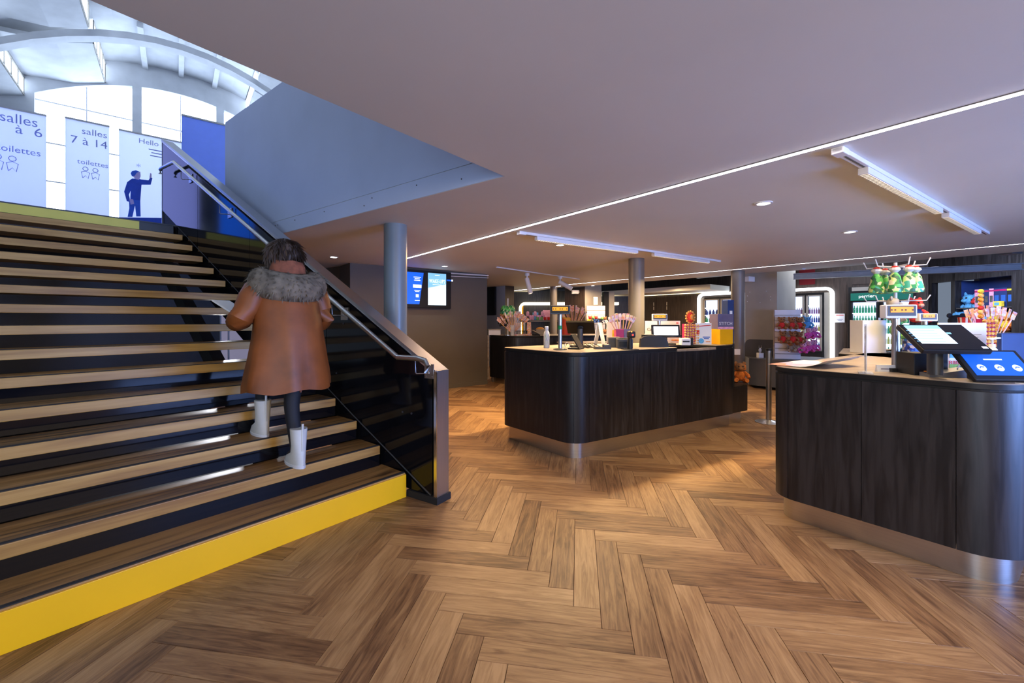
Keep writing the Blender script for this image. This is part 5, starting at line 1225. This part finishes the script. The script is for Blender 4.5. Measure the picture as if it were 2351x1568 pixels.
m = MB(); a, b = wp(spx(1948)), wp(spx(2103)); m.prism([a+nb*.02, b+nb*.02, b, a], .0, 2.16); m.build('fridge_recess', m_blackmat, wb, smooth=False)
m = MB(); a, b = wp(spx(1957)), wp(spx(2103)); m.prism([a+nb*.05, b+nb*.05, b, a], 2.06, 2.15); m.build('recess_lining', m_grey2, wb, smooth=False)
fridge(spx(1954), spx(2100), 2.02, 'wide green headed fridge with green bottles', True, 5, 8, [m_bott_g, m_bott_y, m_bott_g, m_bott_g], .55, False)
t = T('wall_notice', 'small white notice between the two right fridges', 'notice', (*(wp(spx(1929))+nb*.03), 1.43), ang(D1_)); MB().box((0, 0, 0), (.19, .01, .21)).build('frame', m_white_e, t, smooth=False); MB().box((0, -.006, .07), (.15, .002, .02)).build('red_heading', m_red, t, smooth=False); lines(t, (0, -.006, -.03), .12, 2, .025, m_purple, .01)
# ================================================================ RIGHT WALL NICHE TOYS
def nit(px, z, d=.2):
    s = epx(px); p = ep(s)-ne*d; return Vector((p.x, p.y, z))
rzN = ang(de); 
def nlab(nm_, what): return what
pt = plush('plush_koala', 'pale blue plush toy sitting on the left of the upper niche shelf', 'plush toy', nit(2205, 1.45, .18), rzN, m_bluep, m_bluep, m_bluep, 1.9, None, 'pointed')
plush('plush_bird', 'red plush toy beside the pale blue one on the niche shelf', 'plush toy', nit(2221, 1.47, .2), rzN, m_red, m_red, m_red, 1.6)
cols = [(m_pinkl, 'pink packet with clear window'), (m_glass, 'clear packet with silver strips'), (m_bluedk, 'navy packet'), (m_pinkl, 'pink and white slim packet'), (m_bluedk, 'navy card box with red band'), (m_bluedk, 'second navy card box with red band'), (m_yellp, 'dark and yellow card packet')]
pxs = [2230, 2242, 2252, 2263, 2275, 2290, 2306]
for i, (mt, lb) in enumerate(cols):
    t = T('toy_packet', lb+' on the upper niche shelf', 'packet', nit(pxs[i], 1.622, .12), rzN, 'packets on the upper niche shelf')
    wd = .085 if i < 4 else .12
    MB().box((0, 0, .17), (wd, .05, .34), bev=.003).build('box', mt if i != 6 else m_blackp, t); MB().box((0, -.027, .30), (wd*.9, .003, .03)).build('top_band', m_magenta if i != 6 else m_yellp, t, smooth=False); MB().box((0, -.027, .15), (wd*.6, .003, .12), bev=.001).build('window', m_glass if i < 4 else m_blue, t)
t = T('toy_car_box', 'small pale yellow toy box at the front of the upper niche shelf', 'box', nit(2287, 1.622, .04), rzN); MB().box((0, 0, .05), (.14, .06, .1), bev=.01).build('box', m_yellp, t); MB().box((0, -.032, .05), (.08, .003, .05)).build('picture', m_bluep, t, smooth=False)
plush('plush_ray', 'red plush toy on the middle niche shelf behind the black cap', 'plush toy', nit(2200, 1.175, .22), rzN, m_red, m_red, m_blackp, 1.5)
plush('plush_blue', 'bright blue plush toy on the middle niche shelf', 'plush toy', nit(2212, 1.175, .2), rzN, m_bluep, m_bluep, m_bluep, 1.5)
plush('plush_pink', 'pink plush toy in the middle of the lower niche shelf', 'plush toy', nit(2226, 1.175, .12), rzN, m_pinkl, m_pink, m_pinkl, 1.6, None, 'pointed')
plush('plush_pale', 'pale blue plush toy right of the pink one on the niche shelf', 'plush toy', nit(2243, 1.175, .12), rzN, m_whitep, m_bluep, m_bluep, 1.2)
plush('plush_duck', 'yellow plush toy on the right of the lower niche shelf', 'plush toy', nit(2268, 1.175, .15), rzN, m_yellp, m_yellp, m_yellp, 1.5)
plush('plush_chick', 'orange yellow plush toy furthest right on the lower niche shelf', 'plush toy', nit(2290, 1.175, .15), rzN, m_yellp, m_furo, m_furo, 1.5)
pk_ = plush('plush_orca', 'big black and white plush toy below the left of the niche', 'plush toy', ctop(2195, 6.2, 1.07), -.3, m_blackp, m_blackp, m_blackp, 1.7, None, 'round', muzzle=m_whitep)
t = T('toy_plinth', 'dark plinth under the big black and white plush toy', 'plinth', ctop(2195, 6.2, 0)); MB().box((0, 0, .53), (.5, .35, 1.06), bev=.005).build('body', m_dwood, t)
t = T('popcorn_bucket', 'red and white striped popcorn bucket left of the pink candy fan', 'bucket', ctop(2216, 5.0, RZ+.2)); MB().lathe([(.05, 0), (.065, .16), (.067, .165)], n=16).build('bucket', m_red, t); m = MB()
for k in range(8): a = 2*PI*k/8; m.poly3([(.0505*math.cos(a), .0505*math.sin(a), .0), (.0505*math.cos(a+.3), .0505*math.sin(a+.3), 0), (.066*math.cos(a+.3), .066*math.sin(a+.3), .16), (.066*math.cos(a), .066*math.sin(a), .16)], (.001*math.cos(a), .001*math.sin(a), 0))
m.build('white_stripes', m_whitep, t, smooth=False)
t2_ = T('bucket_riser', 'grey riser under the striped popcorn bucket', 'riser', ctop(2216, 5.0, 0)); MB().box((0, 0, (RZ+.2)/2), (.3, .2, RZ+.2), bev=.004).build('body', m_dwood, t2_)
t = T('peaked_cap', 'black and white cap on the dark plinth in front of the niche', 'cap', ctop(2172, 5.6, 1.12)); MB().ball((0, 0, 0), .09, (1.1, 1.2, .7), 14).build('crown', m_blackp, t); MB().ball((0, -.08, .01), .06, (1.1, .9, .2), 12).build('peak', m_whitep, t)
t2_ = T('cap_stand', 'narrow dark stand carrying the black and white cap', 'stand', ctop(2172, 5.6, 0)); MB().cyl((0, 0, 0), (0, 0, 1.06), .05, 12).build('post', m_black, t2_); MB().cyl((0, 0, 0), (0, 0, .02), .15, 20).build('foot', m_black, t2_)
# ================================================================ BACK COUNTER AND FAR NICHE
BZ = 1.05
cx1 = ctop(1166, 9.05, BZ)
t = T('sweets_rack', 'thin pole rack with a cluster of green bags on the back counter', 'display rack', cx1); MB().cyl((0, 0, 0), (0, 0, .80), .012, 8).build('pole', m_white, t); MB().cyl((0, 0, 0), (0, 0, .015), .10, 16).build('base', m_chrome, t)
g0 = None
for i in range(8):
    a = 2*PI*i/8; lc0 = cx1+Vector((.10*math.cos(a), .09*math.sin(a), .43+.02*(i % 2)))
    lab = 'green foil sweet bag clustered on the thin pole rack'
    if g0 is None: g0 = tag(MB().lathe([(.05, 0), (.065, .03), (.06, .14), (.035, .2)], n=10).build('foil_bag', m_candyg), lab, 'sweet bag', 'green foil bags on the thin pole rack'); g0.location = lc0
    else: o = g0.copy(); C.objects.link(o); o.location = lc0
candy_fan(ctop(1177, 8.95, BZ), 'bunch of candy sticks in a clear blue vase on the back counter', 22, m_acryl, .22, .46, .85, .14, m_stick2, card=False)
plush('plush_sunflower', 'brown plush toy left of the clear blue vase', 'plush toy', ctop(1155, 9.0, BZ+.2), 0, m_fur, m_fur, m_blackp, 1.1)
t = T('white_crate', 'white storage crate on the left end of the back counter', 'crate', ctop(1134, 9.35, BZ), .2); MB().box((0, 0, .055), (.27, .2, .11), bev=.01).build('body', m_white, t); MB().box((0, 0, .12), (.29, .22, .02), bev=.005).build('rim', m_grey2, t)
cust_display(ctop(1204, 9.2, BZ), 0, 'amber customer price display on the back counter by the far niche', .22, .10, .34, m_dgrey, False)
t = T('wire_basket', 'black wire basket of snacks on the back counter', 'basket', ctop(1196, 8.9, BZ), .1); MB().box((0, 0, .02), (.28, .14, .03)).build('contents', m_candystick, t, smooth=False); m = MB()
for k in range(12): m.cyl((-.14+.0255*k, -.07, 0), (-.14+.0255*k, -.07, .10), .003, 4); m.cyl((-.14+.0255*k, .07, 0), (-.14+.0255*k, .07, .10), .003, 4)
for y in (-.07, .07): m.cyl((-.14, y, .1), (.14, y, .1), .004, 4)
m.build('wire_sides', m_black, t)
tent(1213, 9.0, .09, .29, 'leaning pale menu card next to the wire basket on the back counter', -.5, m_candystick, BZ, .03)
t = T('desk_phone', 'grey desk telephone on the back counter', 'telephone', ctop(1231, 8.95, BZ), .2); m = MB(); m.mx = Matrix.Translation((0, 0, .07)) @ Matrix.Rotation(.5, 4, 'Y'); m.box((0, 0, 0), (.20, .16, .02), bev=.005); m.build('body', m_grey2, t); MB().box((0, 0, .02), (.15, .15, .04), bev=.01).build('stand', m_black, t)
t = T('grey_tray', 'grey box of red and orange snacks behind the white bottle', 'tray', ctop(1240, 9.6, BZ), .1); MB().box((0, 0, .06), (.22, .2, .12), bev=.005).build('box', m_grey2, t); MB().ball((0, 0, .13), .08, (1.2, 1, .5), 10).build('snacks', m_candy, t)
t = T('red_vase', 'red printed can with candy sticks behind the price display pole', 'can', ctop(1300, 9.6, BZ), 0); MB().lathe([(.10, 0), (.10, .38), (.09, .39)], n=18).build('can', stripes('red_yellow_print', [(.8, .05, .03), (.85, .1, .04), (.9, .5, .05)], 9), t)
candy_fan(ctop(1315, 9.65, BZ+.05), 'tall tilted candy stick bunch behind the price display pole', 16, m_acryl, .25, .55, .6, .2, m_stick2, card=False)
for px_, r_, lb_ in ((1220, .04, 'wider steel cup, left of two on the grey cabinet behind the central counter'), (1231, .025, 'narrow steel cup, right of two on the grey cabinet behind the central counter')):
    o = MB().lathe([(r_*.9, 0), (r_, .01), (r_, .10), (r_*.9, .10), (r_*.85, .01)], n=16).build('steel_cup', m_chrome); o.location = ctop(px_, 7.3, .801); tag(o, lb_, 'cup', 'two steel cups')
t = T('ornament', 'tiny clear antlered ornament on a white cube on the pillar ledge', 'ornament', ctop(1745, 8.62, .606)); MB().box((0, 0, .05), (.10, .09, .10), bev=.004).build('cube', m_white, t)
m = MB(); m.ball((0, 0, .15), .03, (1, .8, 1.6), 10)
for sx in (-1, 1): m.tube([(sx*.01, 0, .19), (sx*.025, 0, .215), (sx*.022, 0, .25)], .005, 6)
m.build('clear_figure', m_acryl, t)
t = T('service_cart', 'low grey service cabinet behind the central counter', 'cabinet', ctop(1245, 7.35, 0), .1); MB().box((0, 0, .40), (.60, .35, .80), bev=.01).build('body', m_dgrey, t); MB().box((0, -.18, .6), (.5, .012, .2)).build('drawer', m_grey_dark, t, smooth=False)
# far niche
sA = spx(1193); sB = spx(1345)
s0_, s1_s = sA, spx(1297)
pA_, pB_ = wp(spx(1193)), wp(spx(1400)); 
far = on(1193, 881).xy*0
Wf = 14.4
fw = T('lit_niche', 'long shelf niche with a warm white light frame behind the back counter', 'shelf unit', (0, 0, 0))
xa, xb = (1193-CX)/F*Wf, (1420-CX)/F*Wf
def fz(py): return CH+(HY-py)/F*Wf
m = MB(); m.box(((xa+xb)/2, Wf+.3, 1.2), (xb-xa+1.2, .1, 2.4)); m.build('back_panel', m_dwood, fw, smooth=False)
def loop2(off):
    x0, x1, z0, z1 = xa-off+.07, xb, fz(790), fz(700)+off; r = .12+off; pts = [(x0, z0)]; pts += [(x0+r-r*math.cos(k*PI/16), z1-r+r*math.sin(k*PI/16)) for k in range(9)]; pts += [(x1, z1)]; return pts
a, b = loop2(0), loop2(.09); m = MB(); m.sweep([[(x, Wf-.05, z), (X, Wf-.05, Z), (X, Wf+.25, Z), (x, Wf+.25, z)] for (x, z), (X, Z) in zip(a, b)]); m.build('light_frame', m_ledyellow, fw)
MB().box((xa+.10, Wf+.1, (fz(790)+fz(700))/2), (.06, .25, fz(700)-fz(790))).build('yellow_side', m_yellow, fw, smooth=False)
for py in (737, 780): MB().box(((xa+xb)/2+.1, Wf+.05, fz(py)), (xb-xa-.1, .3, .04)).build('shelf', m_top, fw, smooth=False)
MB().box(((xa+xb)/2, Wf+.2, fz(815)), (xb-xa+.4, .6, 1.0)).build('lower_cabinet', m_bwood, fw, smooth=False)
random.seed(9); g1 = None
for k in range(8):
    lab = 'pink sweet bag on the top shelf of the lit far niche'; X = xa+.28+.085*k
    if g1 is None: g1 = tag(MB().lathe([(.035, 0), (.05, .03), (.05, .12), (.03, .17)], n=8).build('pink_bag', m_pinkl), lab, 'sweet bag', 'pink bags in the lit far niche'); o = g1
    else: o = g1.copy(); C.objects.link(o)
    o.location = (X, Wf-.03, fz(736)+.02+(.13 if k % 3 == 0 else 0))
for k, (mt, nm_) in enumerate(((m_greenp, 'green'), (m_greenp, 'green'), (m_red, 'red'), (m_red, 'red'), (m_red, 'red'), (m_furo, 'brown'), (m_furo, 'brown'), (m_furo, 'brown'))):
    o = tag(MB().lathe([(.04, 0), (.048, .09), (.05, .1)], n=10).build('snack_cup', mt), nm_+' snack cup in the row on the lit far niche shelf', 'cup', 'row of '+nm_+' cups in the lit far niche'); o.location = (xa+.62+.125*k, Wf-.06, fz(736)+.02)
for k, (x_, w_, h_, mt, lb) in enumerate(((.95, .28, .34, m_pinkl, 'large pale pink carton'), (1.25, .22, .30, m_banner, 'white sheet of sweets pictures'), (1.5, .3, .5, m_candystick, 'tall multicoloured poster carton'), (.55, .2, .26, m_bluep, 'blue tinted picture card'), (1.95, .3, .4, m_candystick, 'patterned carton far right'))):
    o = MB().box((0, 0, h_/2), (w_, .04, h_), bev=.003).build('sweets_carton', mt); o.location = (xa+x_, Wf+.12, fz(736)+.02); tag(o, lb+' standing in the lit far niche', 'carton')
p = ctop(1187, 12.8, 0); t = T('poster_stand', 'blue and white poster stand left of the lit far niche', 'poster', p); MB().box((0, 0, 1.3), (.24, .03, .7)).build('poster', m_banner, t, smooth=False); MB().box((.05, -.018, 1.45), (.12, .003, .3)).build('picture', m_bluep, t, smooth=False); MB().cyl((0, 0, 0), (0, 0, 1.0), .02, 8).build('pole', m_chrome, t); MB().cyl((0, 0, 0), (0, 0, .02), .18, 16).build('foot', m_chrome, t)
# floor end of far service block behind the central counter
t = T('low_cabinet', 'low dark cabinet behind the black touch monitor', 'cabinet', ctop(1345, 7.9, 0), .3); MB().box((0, 0, .47), (.9, .5, .94), bev=.01).build('body', m_bwood, t); MB().box((0, 0, .955), (.95, .55, .03)).build('top', m_top, t, smooth=False)
# ================================================================ THE WOMAN ON THE STAIRS
def skin(name, joints, edges, rad, mat, parent, lvl=1, root=0):
    me = bpy.data.meshes.new(name); me.from_pydata([Vector(j) for j in joints], edges, []); o = bpy.data.objects.new(name, me); C.objects.link(o); o.parent = parent
    o.modifiers.new('Skin', 'SKIN'); sv_ = me.skin_vertices[0].data
    for i, r in enumerate(rad): sv_[i].radius = (r, r) if not isinstance(r, tuple) else r; sv_[i].use_root = (i == root)
    s = o.modifiers.new('Sub', 'SUBSURF'); s.levels = s.render_levels = lvl; me.materials.append(mat)
    o.modifiers['Skin'].use_smooth_shade = True; return o
rzw = math.atan2(sv.y, sv.x)-PI/2
wp0 = Vector((-1.62, 3.06, 2*RISE+.02))
wm = T('person', 'woman in a tan leather coat with grey fur collar climbing the stairs', 'person', wp0, rzw)
# local: x right, y forward (up the stairs), z up from tread two
# planted right foot and advancing left foot
def wl(P): d = Matrix.Rotation(-rzw, 3, 'Z') @ (Vector(P)-wp0); return d
rf = wl((-1.50, 2.94, wp0.z)); lf = wl((-1.86, 3.12, 3*RISE+.02))
rk = Vector((rf.x-.01, rf.y+.10, .44)); lk = Vector((lf.x+.03, lf.y+.10, .60)); pel = Vector((0, .02, .83))
rh = pel+Vector((.085, 0, -.03)); lh = pel+Vector((-.085, 0, -.03))
sh = 1.31
J = [pel, (0, .03, .98), (0, .06, 1.14), (0, .07, 1.27), (0, .085, 1.36), (0, .10, 1.43),      # 0-5 spine, neck, skull base
     rh, (rk.x, rk.y, rk.z), (rf.x, rf.y+.03, .10), (rf.x, rf.y+.16, .035),                   # 6-9 right leg
     lh, (lk.x, lk.y, lk.z), (lf.x, lf.y+.0, lf.z+.10), (lf.x, lf.y+.14, lf.z+.035),         # 10-13 left leg
     (.15, .06, 1.27), (.23, .05, 1.06), (.17, .22, 1.0), (.14, .29, 1.03),                   # 14-17 right arm
     (-.15, .06, 1.27), (-.26, .08, 1.05), (-.25, .24, 1.07), (-.235, .30, 1.09)]              # 18-21 left arm
E_ = [(0, 1), (1, 2), (2, 3), (3, 4), (4, 5), (0, 6), (6, 7), (7, 8), (8, 9), (0, 10), (10, 11), (11, 12), (12, 13), (3, 14), (14, 15), (15, 16), (16, 17), (3, 18), (18, 19), (19, 20), (20, 21)]
Rr = [(.13, .10), (.115, .085), (.13, .09), (.12, .085), .05, .05, .085, .056, .042, .035, .085, .056, .042, .035, .055, .042, .032, .028, .055, .042, .032, .028]
skin('body', J, E_, Rr, m_leg, wm, 2)
# head with face
hc = Vector((0, .12, 1.505))
m = MB(); m.ball(hc, .098, (.82, 1.0, 1.14), 20); m.ball(hc+Vector((0, .075, -.065)), .04, (1, .8, .8), 10); m.ball(hc+Vector((0, .10, -.01)), .016, (.8, 1.1, 1.3), 8)
for sx in (-1, 1): m.ball(hc+Vector((sx*.082, .0, -.01)), .022, (.4, .8, 1.2), 8)
m.cyl(hc+Vector((0, -.03, -.15)), hc+Vector((0, -.0, -.04)), .048, 14); hd = m.build('head', m_skin, wm)
m = MB()
for sx in (-1, 1): m.ball(hc+Vector((sx*.034, .087, .012)), .011, (1.2, .6, .8), 8)
m.build('eyes', m_whitep, hd); MB().ball(hc+Vector((0, .102, -.052)), .018, (1.2, .4, .35), 8).build('mouth', m_red, hd)
# hair: cap and length tucked in the collar
m = MB(); prof = []
rings = []
for i in range(13):
    v = i/12; th_ = v*PI*.62; rr_ = .122*math.sin(max(th_, .05)); z = .130*math.cos(th_)
    ring = []
    for k in range(24):
        a = 2*PI*k/24; dx, dy = math.cos(a), math.sin(a); wv = 1+.035*math.sin(9*a+i*.7)
        yy = rr_*dy*(1.08 if dy < 0 else .80)*wv; ring.append(hc+Vector((rr_*dx*.92*wv, yy-.012, z+.006)))
    rings.append(ring)
for i in range(1, 6):
    v = i/5; ring = []
    for k in range(24):
        a = 2*PI*k/24; dx, dy = math.cos(a), math.sin(a); wv = 1+.05*math.sin(9*a+i)
        w_ = .116+.010*v; ring.append(hc+Vector((w_*dx*.92*wv, (w_*dy*(1.08 if dy < 0 else .25))*wv-.02-.015*v, -.045-.13*v)))
    rings.append(ring)
m.sweep(rings); hr = m.build('hair', m_hair, wm)
m = MB(); random.seed(21)
for k in range(900):
    a = random.uniform(0, 2*PI); e = random.uniform(-.35, 1.5)
    if math.sin(a) > .55 and e < .9: continue
    nn_ = Vector((math.cos(a)*math.cos(e), math.sin(a)*math.cos(e)*1.05, math.sin(e)*1.05)); p0 = hc+Vector((0, -.015, 0))+nn_*.116
    dn = Vector((random.uniform(-.35, .35), -.25, -1.0)); dn = (dn-nn_*dn.dot(nn_)*.85).normalized(); sd = dn.cross(nn_).normalized()*.0045; l_ = random.uniform(.05, .11)
    v_ = [m.bm.verts.new(p0-sd), m.bm.verts.new(p0+sd), m.bm.verts.new(p0+dn*l_*.6+nn_*.012+sd*.7), m.bm.verts.new(p0+dn*l_+nn_*random.uniform(-.002, .02))]
    m.bm.faces.new(v_)
m.build('hair_strands', m_hair, hr, smooth=False, kind='stuff')
# coat: lofted rings from hem to shoulders with folds
def ringc(z, rx, ry, cx=0, cy=0, fold=0, n=40, ph=0, tilt=0):
    out = []
    for k in range(n):
        a = 2*PI*k/n; f = 1+fold*(math.sin(7*a+ph)+.5*math.sin(12*a+2*ph)); out.append(Vector((cx+rx*math.cos(a)*f, cy+ry*math.sin(a)*f, z+tilt*math.cos(a)-.012*fold*30*math.sin(5*a))))
    return out
m = MB()
lv = [(.53, .300, .245, .00, .04, .030), (.58, .298, .243, .00, .04, .030), (.66, .285, .23, 0, .035, .027), (.78, .262, .212, 0, .03, .022), (.90, .243, .195, 0, .03, .018), (1.00, .232, .182, 0, .035, .014), (1.10, .228, .172, 0, .05, .008), (1.20, .225, .162, 0, .06, .006), (1.28, .200, .145, 0, .07, .004), (1.34, .150, .115, 0, .08, .003), (1.385, .08, .075, 0, .09, 0)]
inner = [(.55, .270, .215, .00, .04, .028), (.60, .25, .2, 0, .04, .02)]
m.sweep([ringc(*l, 40, l[0]*3) for l in inner[::-1]]+[ringc(*l, 40, l[0]*3) for l in lv]); ct = m.build('coat', m_coat, wm)
def sleeve(sx, pts, rr):
    m = MB(); P_ = [Vector(p) for p in pts]; n = 9; pp_ = []; rs = []
    for i in range(len(P_)-1):
        for k in range(3): u = k/3; pp_.append(P_[i].lerp(P_[i+1], u)); rs.append(rr[i]+(rr[i+1]-rr[i])*u+(.005 if k == 1 else 0))
    pp_.append(P_[-1]); rs.append(rr[-1]); m.tube(pp_, rs, 14); return m.build('sleeve', m_coat, wm)
sleeve(1, [(.13, .06, 1.30), (.205, .05, 1.24), (.265, .03, 1.04), (.235, .14, .985), (.18, .24, 1.0)], [.075, .082, .072, .066, .055])
sleeve(-1, [(-.13, .06, 1.30), (-.205, .055, 1.24), (-.295, .06, 1.05), (-.30, .14, 1.02), (-.25, .24, 1.06)], [.075, .084, .076, .068, .055])
m = MB(); m.box((.0, -.215+.055, .66), (.006, .02, .28)); m.build('back_seam', m_coat, wm, smooth=False)
# fur collar / hood: a bumpy roll covered in tufts
m = MB(); rings = []; nC = 30
def collar_c(a): return Vector((.185*math.cos(a), .065+.135*math.sin(a), 1.305+.05*math.sin(a)))
for k in range(nC):
    a = 2*PI*k/nC; c_ = collar_c(a); rad_ = .085+(.03 if math.sin(a) < -.2 else 0); o_u = Vector((math.cos(a), math.sin(a), 0)); rings.append([c_+o_u*rad_*math.cos(b)*.85+Vector((0, 0, rad_*math.sin(b)*.95)) for b in [2*PI*j/12 for j in range(12)]])
rings.append(rings[0]); m.sweep(rings, False); fc = m.build('fur_collar', m_furcol, wm)
m = MB(); random.seed(11)
for k in range(1500):
    a = random.uniform(0, 2*PI); b = random.uniform(-.9, 3.6); c_ = collar_c(a); rad_ = .083+(.03 if math.sin(a) < -.2 else 0); o_u = Vector((math.cos(a), math.sin(a), 0)); nn_ = (o_u*math.cos(b)*.85+Vector((0, 0, math.sin(b)*.95))); p0 = c_+nn_*rad_
    tdir = (nn_+Vector((0, 0, -.9))+Vector((random.uniform(-.4, .4), random.uniform(-.4, .4), 0))).normalized(); l_ = random.uniform(.02, .045); sd = tdir.cross(nn_).normalized()*.005
    v0 = m.bm.verts.new(p0-sd); v1 = m.bm.verts.new(p0+sd); v2_ = m.bm.verts.new(p0+tdir*l_); m.bm.faces.new((v0, v1, v2_))
m.build('fur_tufts', m_furcol, fc, smooth=False, kind='stuff')
MB().sweep([ringc(z, rx, ry, 0, cy, .01, 20) for z, rx, ry, cy in ((1.36, .125, .10, .05), (1.42, .118, .10, .045), (1.46, .10, .085, .05))]).build('scarf', M('rust_scarf', (.26, .085, .045), .9, var=.3, scale=20), wm)
# boots
def boot(f, tz, name='boot'):
    x, y = f.x, f.y; m = MB()
    m.sweep([[(x+rx*math.cos(2*PI*k/16), y+cy+ry*math.sin(2*PI*k/16), z) for k in range(16)] for z, rx, ry, cy in ((tz+.004, .042, .125, .06), (tz+.03, .045, .13, .06), (tz+.065, .045, .115, .045), (tz+.10, .044, .072, .01), (tz+.15, .046, .060, .0), (tz+.24, .053, .060, .0), (tz+.27, .055, .062, .0))])
    b = m.build(name, m_boot, wm); m = MB(); m.sweep([[(x+rx*math.cos(2*PI*k/16), y+.06+ry*math.sin(2*PI*k/16), z) for k in range(16)] for z, rx, ry in ((tz, .046, .135), (tz+.022, .047, .136))]); m.build('sole', m_white, b); m = MB(); m.tube([(x, y-.058, tz+.12), (x, y-.062, tz+.31)], .008, 6); m.build('pull_tab', m_boot, b)
boot(rf, .0); boot(lf, RISE)
# hands
def hand(wr, d, up, side, name='hand'):
    wr = Vector(wr); d = Vector(d).normalized(); up = Vector(up).normalized(); s_ = d.cross(up).normalized()*side
    J = [wr-d*.03, wr, wr+d*.045]; Ed = [(0, 1), (1, 2)]; R0 = [.024, (.026, .017), (.036, .014)]
    for i, (off, ln_) in enumerate(((-.027, .062), (-.009, .072), (.009, .068), (.026, .054))):
        b0 = len(J); J += [wr+d*.078+s_*off, wr+d*(.078+ln_*.5)+s_*off-up*.010, wr+d*(.078+ln_*.82)+s_*off-up*.032]; R0 += [.0095, .0085, .007]; Ed += [(2, b0), (b0, b0+1), (b0+1, b0+2)]
    b0 = len(J); J += [wr+d*.03-s_*.035-up*.008, wr+d*.062-s_*.045-up*.022]; R0 += [.010, .0085]; Ed += [(1, b0), (b0, b0+1)]
    return skin(name, J, Ed, R0, m_skin, wm, 1, 1)
hand((-.235, .30, 1.09), (.05, 1, .15), (0, -.15, 1), 1); hand((.145, .28, 1.025), (-.3, 1, .2), (0, -.2, 1), -1)
t = T('paper_booklet', 'white booklet held in the left hand of the woman', 'booklet', wp0+Matrix.Rotation(rzw, 3, 'Z') @ Vector((-.25, .36, 1.11)), rzw+.5)
m = MB(); m.mx = Matrix.Rotation(.5, 4, 'X'); m.box((0, .03, 0), (.15, .21, .012), bev=.002); m.build('cover', m_white_e, t)
